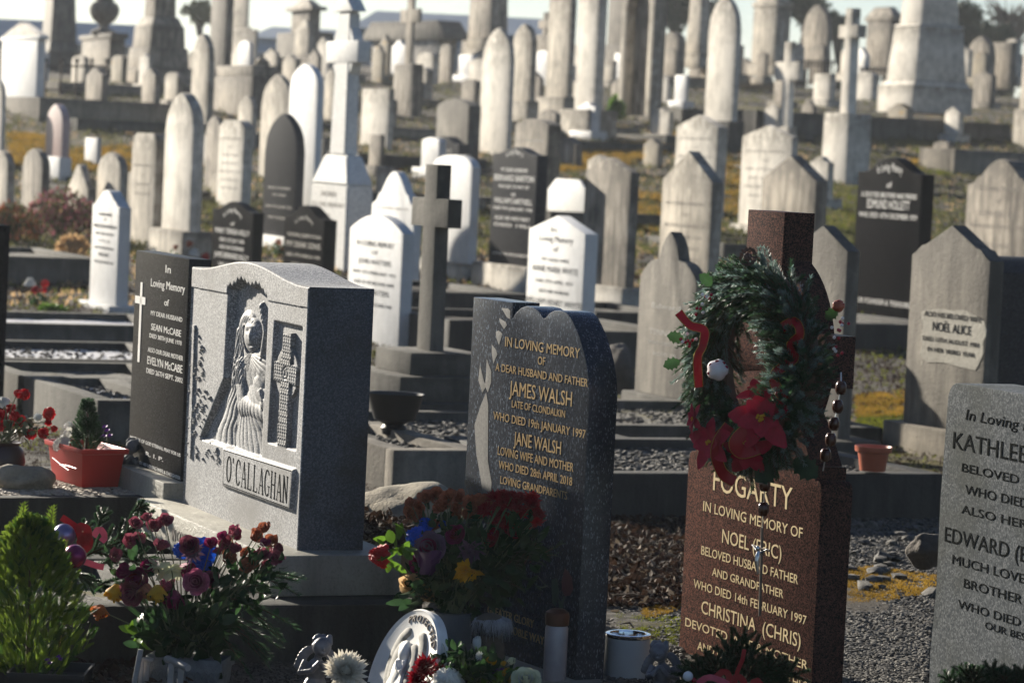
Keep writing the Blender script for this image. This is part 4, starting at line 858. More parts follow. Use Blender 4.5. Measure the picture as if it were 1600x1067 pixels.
def mc_plot():
    z = MC.o.z - .075; a = Pz(-60, 778, z); b = Pz(276, 776, z); d = b - a; L = d.length; rz = math.atan2(d.y, d.x)
    root = empty('grave_plot', Vector((a.x, a.y, 0)), rz, 'gravelled plot with a dark kerb holding the red planter and the vase of carnations', 'grave plot', 'kerbed grave plots')
    extrude_mesh('kerb', [(0, -.1), (0, z), (L, z), (L, -.1)], 0, .07, MT['concd'], root, .005)
    extrude_mesh('kerb', [(0, -.1), (0, z), (L, z), (L, -.1)], .88, .95, MT['concd'], root, .005)
    extrude_mesh('kerb', [(L - .07, -.1), (L - .07, z + .001), (L, z + .001), (L, -.1)], .07, .88, MT['concd'], root, .005)
    mb = MB(); mb.grid(lambda u, v: Vector((u * (L - .08), .06 + v * .83, z - .012 + .008 * noise.noise(Vector((u * 20, v * 20, 1))))), 40, 30); mb.build('gravel_bed', MT['gravel'], root, angle=180)
    pb = MB(); pebbles(pb, [Vector((rnd.uniform(0, L - .08), rnd.uniform(.07, .88), z - .004)) for _ in range(2600)], .006, .013)
    tag(pb.build('loose_gravel', MT['pebbuff'], root), kind='stuff'); return z
MT['pebbuff'] = plain('buff_pebbles', (.5, .42, .33), .8, var=.6, scale=30)
zmc = mc_plot()
# blue pearl heart topped stone
def heart_stone():
    xl, xc, xr = 735, 921, 966; s = frame(xl, xc, xr, 600, 1062, 28.5); root = s.root = empty('headstone', s.o, s.rz, 'dark blue granite headstone with a heart shaped top and gilt lettering', 'headstone', GRP)
    px = [(735, 463.5), (801, 472.5), (800, 498), (806, 489), (814, 481), (823, 478), (833, 480.5), (842, 487), (849, 498), (852, 497), (858, 490), (866, 485.5), (875, 485), (884, 488), (892, 497), (899, 512), (905, 526), (911, 546), (916, 566), (919.5, 590)]
    pts = [s.uv(*p) for p in px]; pts = [(max(-s.W / 2, min(s.W / 2, a)), b) for a, b in pts]; pts[0] = (-s.W / 2, pts[0][1])
    pts = [(-s.W / 2, -.08)] + pts + [(s.W / 2, s.uv(921, 615)[1]), (s.W / 2, -.08)]
    extrude_mesh('slab', pts, -s.T / 2, s.T / 2, MT['blue'], root, .003)
    tb = MB()
    for t, x0, y0, x1, cp in (('IN LOVING MEMORY', 789.5, 541, 906, 15), ('OF', 840.5, 569, 852, 12.5), ('A DEAR HUSBAND AND FATHER', 774.5, 579, 918.5, 12), ('JAMES WALSH', 796, 616.5, 893.5, 22), ('LATE OF CLONDALKIN', 800, 636, 883, 11), ('WHO DIED 19th JANUARY 1997', 771, 655, 915, 12.5),
                              ('JANE WALSH', 803, 694, 876.5, 20), ('LOVING WIFE AND MOTHER', 778, 710, 896, 13), ('WHO DIED 28th APRIL 2018', 779.5, 731.5, 894, 12.5), ('LOVING GRANDPARENTS', 782, 755, 886, 12), ("GREATER GLORY", 762, 957, 834, 12), ('AND NOBLE WAY', 770, 980, 850, 12)):
        px_text(tb, s, t, x0, y0, x1, cp)
    tb.build('inscription', MT['gold'], root, smooth=False)
    k = 5.714; ox, oy = 710, 440; mb = MB()
    def poly(ps, f=lambda p: p, y=-.0015):
        q = [s.uv(*f(p)) for p in ps]; c = (sum(p[0] for p in q) / len(q), sum(p[1] for p in q) / len(q)); n = len(q)
        return [(c[0], s.y0 - .0012, c[1])] + [(p[0], s.y0 - .0006, p[1]) for p in q], [(0, i + 1, (i + 1) % n + 1) for i in range(n)]
    f1 = lambda p: (ox + p[0] / k, oy + p[1] / k); f2 = lambda p: (400 + p[0] / 3.557, 540 + p[1] / 3.557)
    for ps in ([(420, 235), (480, 240), (500, 260), (500, 335), (470, 320)], [(400, 325), (460, 360), (470, 390), (445, 425), (410, 370)], [(370, 450), (395, 435), (430, 465), (400, 570), (375, 500)], [(335, 560), (375, 610), (385, 650), (350, 730), (335, 640)],
               [(230, 740), (270, 900), (290, 930), (250, 990), (215, 880)], [(290, 690), (330, 800), (330, 900), (300, 990), (275, 930), (285, 820)]):
        v, f = poly(ps, f1); mb.add(v, f)
    v, f = poly([(1280, 260), (1292, 330), (1290, 640), (1310, 760), (1300, 900), (1270, 900), (1250, 740), (1225, 600), (1215, 440), (1250, 330)], f2); mb.add(v, f)
    mb.build('carved_lily', MT['honed'], root, smooth=False)
    mb = MB(); v, f = poly([(883, 887), (889, 893), (894, 902), (896, 920), (891, 930), (883, 931), (878, 922), (878, 905)]); mb.add(v, f); mb.build('painted_tulip', MT['tulip'], root, smooth=False)
    mb = MB()
    for ps in ([(881, 931), (884, 931), (878, 950), (872, 965), (869, 962)], [(862, 905), (871, 903), (874, 925), (868, 948), (863, 940)], [(872, 930), (880, 945), (882, 962), (874, 950)]):
        v, f = poly(ps); mb.add(v, f)
    mb.build('painted_leaves', MT['dgreen'], root, smooth=False)
    extrude_mesh('plinth', [(-s.W / 2 - .1, -.1), (-s.W / 2 - .1, .0), (s.W / 2 + .04, .0), (s.W / 2 + .04, -.1)], -s.T / 2 - .1, s.T / 2 + .12, MT['plin'], root, .006)
    return s
MT['honed'] = plain('honed_stone_carving', (.19, .185, .175), .7, var=.4, scale=120); MT['tulip'] = plain('faded_red_paint', (.09, .012, .018), .6); MT['dgreen'] = plain('dark_green_paint', (.015, .05, .03), .6)
WS = heart_stone()
# red brown wheel cross headstone
def red_stone():
    s = frame(1076, 1282, 1333, 765, 1088, 22.9); root = s.root = empty('headstone', s.o, s.rz, 'red brown granite headstone rising into a wheel cross behind the wreath', 'headstone', GRP)
    W = s.W / 2; V = lambda py: s.uv(1203 - (py - 330) * .048, py)[1]; H = s.H; T = s.T / 2
    sh = W * .27; yt, ya = V(330), V(550); ah = .075
    half = [(W, -.1), (W, H - .01), (W * .985, H + .012), (W * .95, H + .022), (W * .90, H + .022), (W * .90, H + .06), (W * .84, H + .06), (W * .66, H + .16), (W * .45, H + .24), (sh * 1.15, H + .32), (sh, H + .36),
            (sh, ya - ah), (W * .93, ya - ah), (W * .93, ya + ah), (sh, ya + ah), (sh, yt)]
    pts = half + [(-x, z) for x, z in half[::-1]]
    extrude_mesh('slab', pts, -T, T, MT['red'], root, .004)
    mb = MB(); r1 = .30; r0 = .235; t = T * .8
    mb.add([Vector((r * math.cos(a), y, ya + r * math.sin(a))) for a in [2 * math.pi * i / 56 for i in range(56)] for r, y in ((r0, -t), (r1, -t), (r1, t), (r0, t))],
           [(i * 4 + j, i * 4 + (j + 1) % 4, ((i + 1) % 56) * 4 + (j + 1) % 4, ((i + 1) % 56) * 4 + j) for i in range(56) for j in range(4)])
    mb.build('wheel', MT['red'], root)
    tb = MB()
    for tx, x0, y0, x1, cp in (('FOGARTY', 1114.5, 765, 1237, 34), ('IN LOVING MEMORY OF', 1099, 797.5, 1254, 15.5), ('NOEL (ERIC)', 1128.5, 847, 1221, 21), ('BELOVED HUSBAND FATHER', 1096, 865.5, 1247, 13.5), ('AND GRANDFATHER', 1113, 898.5, 1224, 12.5),
                               ('WHO DIED 14th FEBRUARY 1997', 1084, 917, 1260, 13), ('CHRISTINA  (CHRIS)', 1096, 957, 1251, 20), ('DEVOTED WIFE & MOTHER', 1071, 977, 1262, 13), ('AND GREAT GRANDMOTHER', 1090, 1014, 1263, 13), ('AND MOTHER', 1110, 1052, 1246, 13)):
        px_text(tb, s, tx, x0, y0, x1, cp)
    tb.build('inscription', MT['goldp'], root, smooth=False); return s
FG = red_stone()
def grey_round():
    s = frame(1483, 1728, 1800, 634, 1152, 22.3, lean=.10); root = s.root = empty('headstone', s.o, s.rz, 'pale grey granite headstone with rolled top edge cut by the right edge', 'headstone', GRP)
    W, H, T = s.W / 2, s.H, s.T / 2; r = .05; c = [(-W + r - r * math.cos(a), H - r + r * math.sin(a)) for a in [math.pi / 2 * i / 8 for i in range(9)]]
    pts = [(-W - .012, -.1), (-W - .02, .1), (-W - .006, .3), (-W - .012, .55)] + c + [(x * -1, z) for x, z in c[::-1]] + [(W, -.1)]
    bm = bmesh.new(); a = [bm.verts.new((p[0], -T, p[1])) for p in pts]; b = [bm.verts.new((p[0], T, p[1])) for p in pts]; n = len(pts)
    ff = bm.faces.new(a); bm.faces.new(b[::-1])
    for i in range(n): bm.faces.new((a[i], b[i], b[(i + 1) % n], a[(i + 1) % n]))
    bmesh.ops.recalc_face_normals(bm, faces=bm.faces[:]); bmesh.ops.bevel(bm, geom=[e for e in ff.edges if (e.verts[0].co.z + e.verts[1].co.z) / 2 > H - .03], offset=.045, segments=6, affect='EDGES', profile=.5, clamp_overlap=True)
    me = bpy.data.meshes.new('slab'); bm.to_mesh(me); bm.free(); link('slab', me, MT['gg2'], root, 40)
    tb = MB()
    for tx, x0, y0, x1, cp, sh in (('In Loving Memory', 1509, 655, 1680, 16, .25), ('KATHLEEN BURKE', 1489, 700, 1730, 26, 0), ('BELOVED WIFE', 1503, 736, 1650, 13, 0), ('WHO DIED 11TH MAY', 1508, 771, 1710, 14, 0), ('ALSO HER LOVING', 1502, 801, 1700, 13, 0),
                                   ('EDWARD (EDDIE)', 1476, 845, 1670, 23, 0), ('MUCH LOVED DAD', 1488, 880, 1670, 14, 0), ('BROTHER AND', 1506, 917, 1650, 14, 0), ('WHO DIED 4TH JUNE', 1497, 949, 1690, 13, 0), ('OUR BEST', 1539, 981, 1612, 11, .1)):
        px_text(tb, s, tx, x0, y0, x1, cp, shear=sh)
    tb.build('inscription', MT['ocdark'], root, smooth=False); return s
MT['gg2'] = granite('blue_grey_granite', (.062, .07, .078), (.115, .125, .134), (.17, .18, .19), 200, .6, (.6, .9), spec=.14, big=(.075, .08, .075))
KS = grey_round()
# ================================================================ plants, flowers and small things
def PM(name, c, **k):
    if name.split('_')[0] in ('fir', 'frosted', 'cypress', 'dwarf', 'leaf', 'petal', 'ribbon', 'velvet', 'heather', 'dry', 'dead', 'moss'):
        MT[name] = thin(name, c, k.get('var', .3), k.get('scale', 30), .05 if name[:3] in ('rib', 'vel') else .2 if name[:3] in ('dea', 'pet') else .45, k.get('rough', .6))
    else: MT[name] = plain(name, c, **k)
PM('fir_needles', (.045, .10, .045), rough=.45, var=.6, scale=25); PM('frosted_fir_needles', (.20, .29, .26), rough=.5, var=.5, scale=40)
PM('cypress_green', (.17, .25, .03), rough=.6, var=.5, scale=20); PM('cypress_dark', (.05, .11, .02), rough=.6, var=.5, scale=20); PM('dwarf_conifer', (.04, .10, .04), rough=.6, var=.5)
PM('leaf_green', (.03, .07, .025), rough=.4, var=.5); PM('leaf_bright', (.10, .20, .02), rough=.4, var=.4); PM('stem_green', (.12, .14, .06), rough=.6); PM('twig_brown', (.09, .05, .03), rough=.8)
PM('petal_red', (.50, .012, .018), rough=.6, var=.4, scale=60); PM('petal_darkred', (.32, .010, .02), rough=.6, var=.5, scale=60); PM('petal_pink', (.66, .16, .28), rough=.6, var=.5, scale=90); PM('petal_magenta', (.34, .03, .12), rough=.6, var=.6, scale=90)
PM('petal_dried', (.52, .17, .09), rough=.8, var=.6, scale=90); PM('petal_dusty', (.36, .09, .13), rough=.8, var=.5, scale=90); PM('petal_yellow', (.72, .40, .03), rough=.6, var=.3); PM('petal_orange', (.62, .17, .03), rough=.6, var=.4)
PM('petal_cream', (.78, .78, .55), rough=.6, var=.25); PM('petal_white', (.78, .77, .72), rough=.6, var=.2); PM('petal_blue', (.005, .09, .60), rough=.6, var=.4); PM('petal_mauve', (.22, .13, .20), rough=.7, var=.4); PM('petal_purple', (.16, .03, .30), rough=.6)
PM('petal_silk', (.86, .80, .68), rough=.6, var=.15); PM('ribbon_red', (.30, .004, .010), rough=.45, var=.2); PM('ribbon_pink', (.60, .10, .16), rough=.3); PM('gold_edge', (.5, .33, .06), rough=.35, metal=.8); PM('velvet_poinsettia', (.38, .010, .035), rough=.75, var=.35, scale=50)
PM('red_plastic', (.50, .035, .03), rough=.38, var=.12, scale=5); PM('terracotta_plastic', (.42, .10, .045), rough=.4, var=.2); PM('black_plastic', (.007, .008, .01), rough=.5); PM('bauble_lilac', (.25, .21, .36), rough=.3, metal=.7); PM('bauble_magenta', (.25, .01, .09), rough=.25, metal=.5)
PM('white_gloss', (.72, .72, .74), rough=.2); PM('berry_red', (.30, .005, .02), rough=.15); PM('wood_bead', (.07, .018, .008), rough=.22, var=.4, scale=40); PM('silver_metal', (.6, .6, .62), rough=.3, metal=1); PM('chrome', (.75, .75, .76), rough=.12, metal=1)
PM('cone_brown', (.10, .055, .035), rough=.7); PM('pot_grey', (.12, .13, .14), rough=.6, var=.3, bump=.002); PM('vase_cream', (.42, .41, .40), rough=.35, var=.08); PM('pewter_resin', (.16, .16, .18), rough=.38, var=.5, scale=40, bump=.001)
PM('grey_wash_wood', (.30, .28, .27), rough=.7, var=.3, scale=30); PM('cast_stone', (.17, .18, .19), rough=.8, var=.4, scale=40, bump=.004); PM('plaque_cast', (.74, .73, .70), rough=.6, var=.15, scale=20); PM('plaque_wing', (.30, .29, .26), rough=.8, var=.5, scale=60)
PM('candle_glass', (.42, .36, .36), rough=.3, var=.35, scale=14); PM('copper_lid', (.10, .035, .02), rough=.4, metal=.6, var=.4); PM('straw_grey', (.34, .34, .36), rough=.8, var=.4, scale=60); PM('straw_body', (.09, .065, .045), rough=.9, var=.5, scale=50)
PM('dark_vase', (.05, .03, .03), rough=.35); PM('mossy_rock', (.34, .30, .23), rough=.95, var=.55, scale=18, bump=.006); PM('rock_dark', (.10, .085, .07), rough=.95, var=.5, scale=14, bump=.006); PM('wrap_purple', (.09, .03, .10), rough=.3)
PM('dead_leaf', (.06, .034, .022), rough=.85, var=.7, scale=8); PM('dead_leaf_pale', (.24, .19, .14), rough=.85, var=.5, scale=8); PM('moss_gold', (.36, .22, .035), rough=.95, var=.6, scale=3); PM('moss_green', (.16, .18, .02), rough=.95, var=.6, scale=3)
PM('heather_pink', (.34, .12, .15), rough=.9, var=.6, scale=5); PM('heather_green', (.12, .12, .05), rough=.9, var=.6, scale=5); PM('dry_grass', (.62, .42, .22), rough=.9, var=.4); PM('soil_dark', (.03, .022, .018), rough=.95)
V3 = Vector
def basis(d, spin=0):
    d = V3(d).normalized(); a = d.orthogonal().normalized(); b = d.cross(a); c, s_ = math.cos(spin), math.sin(spin)
    x = a * c + b * s_; return Matrix((x, d.cross(x), d)).transposed()
def gauss3(r): return V3((rnd.gauss(0, r), rnd.gauss(0, r), rnd.gauss(0, r)))
def rose(mb, c, d, r, open_=.6, layers=4):
    B = basis(d, rnd.uniform(0, 6)); c = V3(c)
    for k in range(layers):
        n = 2 + k; rk = r * (.22 + .78 * k / max(1, layers - 1)); hk = r * (1.15 - .18 * k)
        for i in range(n):
            a0 = 6.283 * i / n + k * 1.1 + rnd.uniform(-.2, .2); wd = 6.283 / n * 1.25; j1, j2 = rnd.uniform(-.1, .1), rnd.uniform(0, 6)
            def f(u, v, a0=a0, wd=wd, rk=rk, hk=hk, k=k, j1=j1, j2=j2):
                a = a0 + (u - .5) * wd * (.6 + .4 * math.sin(v * 2.4)); e = 1 - (2 * u - 1) ** 2
                rr = rk * (.25 + .75 * math.sin(v * 1.5)) + r * (open_ * .35 * k / layers) * v ** 3 * (.4 + .6 * e); z = -r * .6 + (hk + r * .6) * v * (.85 + .15 * e) - .25 * r * k / layers * v ** 4 + j1 * r * v + .05 * r * math.sin(u * 9 + j2)
                return c + B @ V3((rr * math.cos(a), rr * math.sin(a), z))
            mb.grid(f, 5, 4)
def carnation(mb, c, d, r, n=5):
    B = basis(d); c = V3(c)
    for k in range(n):
        ph = rnd.uniform(0, 6); t = k / n
        def f(u, v, t=t, ph=ph, k=k):
            a = u * 6.283; rr = r * v * (1 - .72 * t); z = r * (.75 * t - .35 * (v * (1 - t)) ** 2 * 1.6 + .1) + r * .14 * v * v * math.sin(a * 9 + ph) + r * .08 * v * math.sin(a * 17 + ph * 2)
            rr *= 1 + .07 * math.sin(a * 13 + ph); return c + B @ V3((rr * math.cos(a), rr * math.sin(a), z))
        mb.grid(f, 44, 4)
def mum(mb, c, d, r, n=60, tilt=1.0, wdt=.13):
    B = basis(d); c = V3(c)
    for i in range(n):
        t = (i + .5) / n; a = i * 2.39996; el = (1 - t) * 1.35 * tilt + rnd.uniform(-.1, .1); L = r * (.55 + .45 * t) * rnd.uniform(.88, 1.08); w_ = r * wdt
        o = V3((math.cos(a) * math.cos(el), math.sin(a) * math.cos(el), math.sin(el))); s_ = V3((-math.sin(a), math.cos(a), 0)); up = s_.cross(o) * -1
        p = [o * r * .08 - s_ * w_ * .3, o * r * .08 + s_ * w_ * .3, o * L * .6 + s_ * w_ + up * r * .03, o * L * .6 - s_ * w_ + up * r * .03, o * L + up * r * .10, o * L * .55 - up * r * .03]
        mb.add([c + B @ q for q in p], [(0, 1, 5), (1, 2, 5), (2, 4, 5), (4, 3, 5), (3, 0, 5)])
def leaf(mb, p, d, n, L, w_, fold=.25, droop=.3, serr=0):
    d = V3(d).normalized(); s_ = d.cross(V3(n)); s_ = s_.normalized() if s_.length > .01 else d.orthogonal().normalized(); n = s_.cross(d)
    def f(u, v):
        ww = w_ * math.sin(math.pi * min(1, v * .93 + .04)) ** .8 * (1 + (serr * (1 if int(v * 12) % 2 else -.3) if abs(u - .5) > .3 else 0)); x = (u - .5) * 2 * ww
        return V3(p) + d * L * v * (1 - droop * .2 * v) + s_ * x + n * (abs(x) * fold - droop * L * v * v * .5)
    mb.grid(f, 4 if serr else 2, 10 if serr else 4)
def leaves(mb, c, rad, n, L, w_, out=.6, up=.2):
    for _ in range(n):
        g_ = lambda: max(-.85, min(.85, rnd.gauss(0, .45))); q = V3((g_() * rad[0], g_() * rad[1], g_() * rad[2])); d = q.normalized() * out + gauss3(.5) + V3((0, 0, up)); leaf(mb, V3(c) + q, d, gauss3(1), L * rnd.uniform(.6, 1.2), w_ * rnd.uniform(.7, 1.2), rnd.uniform(.1, .5), rnd.uniform(0, .8))
def fir(mb, p, d, L, nl=.018, n=80, bend=.1, wdt=.0011, fwd=.9, tw=None, thick=1.0):
    d = V3(d).normalized(); p = V3(p); s_ = d.orthogonal().normalized(); bd = (V3((0, 0, -1)) * bend)
    pts = [p + d * L * t + bd * L * t * t for t in (0, .35, .7, 1)]
    if tw is not None: tw.tube(pts, [.0022 * thick, .002 * thick, .0015 * thick, .0008], 4)
    for i in range(n):
        t = rnd.random() ** .9; q = p + d * L * t + bd * L * t * t; a = rnd.uniform(0, 6.283); r_ = (s_ * math.cos(a) + d.cross(s_) * math.sin(a)); o = (d * fwd + r_ * rnd.uniform(.5, 1)).normalized() * nl * rnd.uniform(.7, 1.1) * (1.1 - .4 * t)
        sd = o.cross(d); sd = sd.normalized() * wdt if sd.length > 1e-6 else r_ * wdt
        mb.add([q - sd, q + sd, q + o + sd * .5, q + o - sd * .5], [(0, 1, 2, 3)])
def fuse(mb, name, m, parent, vox=.0022, smooth=True):
    """several overlapping masses melted into one continuous surface"""
    me = bpy.data.meshes.new('t'); me.from_pydata(mb.v, [], mb.f); o = bpy.data.objects.new('t', me); S.collection.objects.link(o)
    md = o.modifiers.new('r', 'REMESH'); md.mode = 'VOXEL'; md.voxel_size = vox; sm_ = o.modifiers.new('s', 'SMOOTH'); sm_.iterations = 2; sm_.factor = .5
    dg = bpy.context.evaluated_depsgraph_get(); me2 = bpy.data.meshes.new_from_object(o.evaluated_get(dg)); bpy.data.objects.remove(o); bpy.data.meshes.remove(me); me2.name = name; me2.materials.clear(); return link(name, me2, m, parent, 180)
CV = V3((0, -1, 0))       # towards the viewer
UPL = V3((-.4, -.6, .7))
def root_at(name, p, label, cat, group=None, rz=0): return empty(name, p, rz, label, cat, group)
def pt(px, py, dep, r): return P(px, py, dep) - r.location
# ---------------------------------------------------------------- the wreath with its trimmings
def wreath():
    dep = 8.62; c = P(1186, 566, dep); r = root_at('wreath', c, 'evergreen wreath trimmed with poinsettias, baubles and cones hanging on the red brown cross', 'wreath')
    ya = R(29); ax = V3((math.sin(ya), -math.cos(ya), 0)); nn = V3((-math.cos(ya), -math.sin(ya), 0)); up = V3((.0, 0, 1)); R0 = .217
    g = [MB(), MB()]; tw = MB()
    def pc(a, rr=R0, off=0): return ax * math.cos(a) * rr + up * math.sin(a) * rr + nn * off
    tw.tube([pc(6.2832 * i / 40, R0, 0) for i in range(41)], .045, 8)
    for i in range(1350):
        a = rnd.uniform(0, 6.2832); b = rnd.uniform(-2.2, 2.2); er = pc(a, 1).normalized(); b *= 1.3; o = er * math.cos(b) * .95 + nn * abs(math.sin(b)) * 1.0 * (1 if rnd.random() < .85 else -.6); tan = pc(a + .1) - pc(a); tan.normalize()
        p = pc(a, R0, .0) + o * .035; d = (o * rnd.uniform(.5, 1) + tan * rnd.uniform(.2, 1.0) + V3((0, 0, -.1))).normalized()
        L = rnd.uniform(.06, .105); fir(g[1 if rnd.random() < .38 else 0], p, d, L, .018, 84, .15, .0013, .8, tw)
    g[0].build('fir_sprays', MT['fir_needles'], r, smooth=False); g[1].build('frosted_sprays', MT['frosted_fir_needles'], r, smooth=False); tw.build('wire_frame', MT['twig_brown'], r)
    q = lambda px, py, dd=0: P(px, py, dep - .10 - dd) - c
    def ball(px, py, rr, m1='white_gloss'):
        o = q(px, py, .02); mb = MB()
        bv, bf = ico(3); mb.add([o + V3(p) * rr * (1 - .12 * abs(math.sin(math.atan2(p.z, p.x) * 2.5)) ** 6) for p in bv], bf); b = mb.build('bauble', MT[m1], r, angle=180)
        m2 = MB()
        for k in range(5): aa = k * .5 + .4 + k * k * .07; d = V3((math.cos(aa) * .85, -.5, math.sin(aa) * .85)).normalized(); m2.blob(o + d * rr * .93, (rr * .22, rr * .1, rr * .16), .2, sub=1)
        m2.build('red_drips', MT['berry_red'], b)
    ball(1121, 578, .031); ball(1196, 457, .026); ball(1310, 478, .018, 'terracotta_plastic')
    def cone(px, py, rr, d):
        o = q(px, py); mb = MB(); B = basis(d)
        for k in range(60):
            t = k / 60; a = k * 2.4; rd = rr * math.sin(.3 + 2.5 * t) ** .8; z = (t - .5) * rr * 2.6; p = V3((math.cos(a) * rd, math.sin(a) * rd, z)); s_ = V3((-math.sin(a), math.cos(a), 0)) * rr * .26; ou = V3((math.cos(a), math.sin(a), .5)) * rr * .3
            mb.add([o + B @ (p - s_), o + B @ (p + s_), o + B @ (p + ou + s_ * .5), o + B @ (p + ou - s_ * .5)], [(0, 1, 2, 3)])
        mb.blob(o, (rr * .7,) * 3, 0, sub=1); mb.build('pine_cone', MT['straw_grey' if px == 1239 else 'cone_brown'], r)
    cone(1239, 453, .022, (1, -.3, .1)); cone(1254, 600, .024, (.4, -1, 0)); cone(1168, 402, .020, (.3, -.8, .5)); cone(1278, 620, .018, (.3, -.8, -.4))
    def poin(px, py, rr, d, dd=.03, m='velvet_poinsettia'):
        o = q(px, py, dd); B = basis(d, rnd.uniform(0, 6)); mb = MB()
        for ring_, n, L, el in ((0, 5, 1.0, .05), (1, 5, .68, .45)):
            for i in range(n):
                a = 6.283 * i / n + ring_ * .6 + rnd.uniform(-.15, .15); dd_ = V3((math.cos(a) * math.cos(el), math.sin(a) * math.cos(el), math.sin(el))); leaf(mb, o, B @ dd_, B @ V3((0, 0, 1)), rr * L * rnd.uniform(.85, 1.1), rr * .27 * (1 if ring_ == 0 else .85), .25, rnd.uniform(-.1, .35))
        f = mb.build('poinsettia', MT[m], r, angle=60); m2 = MB()
        for i in range(9): m2.blob(o + B @ V3((rnd.uniform(-.1, .1) * rr, rnd.uniform(-.1, .1) * rr, rr * .16)), (rr * .045,) * 3, 0, sub=1)
        m2.build('stamens', MT['petal_yellow'], f)
    poin(1190, 652, .105, (-.35, -1, .25), .10); poin(1112, 690, .085, (-.8, -.6, .1)); poin(1168, 705, .08, (-.3, -1, -.6), .06); poin(1185, 615, .06, (-.2, -.6, .7), .03); poin(1085, 655, .05, (-1, -.3, .1), 0)
    def ribbon(pts, wd, nm='ribbon'):
        mb = MB(); P_ = [q(*p) for p in pts]; n = len(P_) - 1; e1, e2 = [], []; v = []
        def cr(t):
            x = t * n; i = min(n - 1, int(x)); f = x - i; p0, p1, p2, p3 = P_[max(0, i - 1)], P_[i], P_[i + 1], P_[min(n, i + 2)]
            return .5 * ((2 * p1) + (p2 - p0) * f + (2 * p0 - 5 * p1 + 4 * p2 - p3) * f * f + (3 * p1 - p0 - 3 * p2 + p3) * f ** 3)
        N_ = 36
        for i in range(N_ + 1):
            t = i / N_; p = cr(t); tn = cr(min(1, t + .02)) - cr(max(0, t - .02)); a = .5 * math.sin(t * 7); sd = tn.cross(V3((math.sin(a), -math.cos(a), .25))).normalized() * wd; e1.append(p - sd); e2.append(p + sd); v += [p - sd, p + V3((0, -.004, 0)), p + sd]
        mb.add(v, [(3 * i + j, 3 * i + j + 1, 3 * i + j + 4, 3 * i + j + 3) for i in range(N_) for j in (0, 1)]); rb = mb.build(nm, MT['ribbon_red'], r, angle=180); m2 = MB(); m2.tube(e1, .0011, 4); m2.tube(e2, .0011, 4); m2.build('gold_edge', MT['gold_edge'], rb)
    ribbon([(1060, 488, .04), (1078, 508, .05), (1100, 516, .05), (1098, 540, .06), (1090, 560, .05), (1092, 605, .04)], .012)
    ribbon([(1222, 512, .11), (1242, 503, .15), (1250, 522, .16), (1236, 540, .14), (1240, 560, .13), (1210, 585, .12), (1216, 610, .13), (1230, 628, .12), (1205, 642, .11)], .014)
    ribbon([(1140, 665, .05), (1122, 690, .06), (1120, 715, .05), (1130, 740, .03), (1148, 752, .02)], .016)
    ribbon([(1172, 668, .09), (1150, 690, .10), (1160, 705, .09), (1185, 698, .08)], .020)
    m3, m4 = MB(), MB()
    for cx, cy in ((1105, 468), (1092, 482), (1072, 528), (1085, 532), (1320, 505), (1308, 520), (1312, 548), (1240, 640)):
        for k in range(5):
            o = q(cx + rnd.uniform(-9, 9), cy + rnd.uniform(-9, 9), rnd.uniform(0, .03)); (m3 if k % 2 else m4).blob(o, (.0055,) * 3, 0, sub=1)
    m3.build('frosted_berries', MT['white_gloss'], r); m4.build('berries', MT['berry_red'], r)
    m5 = MB()
    for cx, cy, dx, dz in ((1062, 565, -1, -.3), (1112, 445, -.5, .4), (1215, 722, -.8, -.7), (1240, 718, .8, -.5), (1290, 498, .3, .3), (1288, 545, .2, -.9), (1068, 530, -1, .2)):
        leaf(m5, q(cx, cy), (dx, -.3, dz), (0, -1, .3), .05 if cy < 700 else .085, .016 if cy < 700 else .03, .2, .2, .35)
    m5.build('holly_leaves', MT['leaf_green'], r, angle=60)
wreath()
# ---------------------------------------------------------------- rosary with large beads and crucifix
def rosary():
    r = root_at('rosary', P(1296, 640, 8.6), 'large wooden bead rosary with metal crucifix draped over the red brown headstone', 'rosary'); m = MB(); ch = MB()
    A = [(1314, 606, 8.62), (1309, 635, 8.62), (1303, 662, 8.62), (1298, 687, 8.62), (1290, 711, 8.63)]; Bq = [(1195, 757, 8.55), (1193, 795, 8.56)]
    def bead(p):
        mb = MB(); L = .0195; prof_ = [(.0005, -L), (.010, -L * .95), (.0150, -L * .5), (.0162, 0), (.0150, L * .5), (.010, L * .95), (.0005, L)]; mb.lathe(prof_, 14, Matrix.Translation(p)); mb.build('bead', MT['wood_bead'], r, angle=60)
    for k, a in enumerate(A): bead(pt(*a, r))
    for a in Bq: bead(pt(*a, r))
    ch.tube([pt(1314, 582, 8.66, r)] + [pt(*a, r) for a in A] + [pt(1286, 735, 8.68, r)], .0022, 5); ch.tube([pt(1196, 735, 8.55, r)] + [pt(*a, r) for a in Bq] + [pt(1191, 828, 8.57, r)], .0018, 5); ch.build('chain', MT['silver_metal'], r)
    cx = MB(); a0, a1 = pt(1191, 824, 8.57, r), pt(1187, 962, 8.56, r); d = (a1 - a0); cx.tube([a0, a1], .0042, 6); ac = a0 + d * .235; h = FG.d * .052; cx.tube([ac + h, ac - h * .95], .0038, 6)
    b = cx.build('crucifix', MT['rosx'], r); fg = MB(); f = FG.e * -.006; ac = ac + f
    fg.blob(ac + V3((0, 0, .0)) + f, (.0065, .0065, .0085), .1, sub=2); z = d.normalized()
    fg.tube([ac + f * .5 + z * .006, ac + f + z * .022, ac + f * 1.3 + z * .035, ac + f + z * .055, ac + f * .6 + z * .072], [.0045, .0072, .0068, .0048, .0028], 8)
    for sg in (1, -1): fg.tube([ac + z * .012 + h * .08 * sg, ac + z * .006 + h * .45 * sg, ac - z * .004 + h * .9 * sg], [.0034, .0028, .002], 6)
    fuse(fg, 'corpus', MT['silver_metal'], b, .0012)
MT['rosx'] = plain('tarnished_crucifix', (.14, .11, .09), .35, .5, .6); rosary()
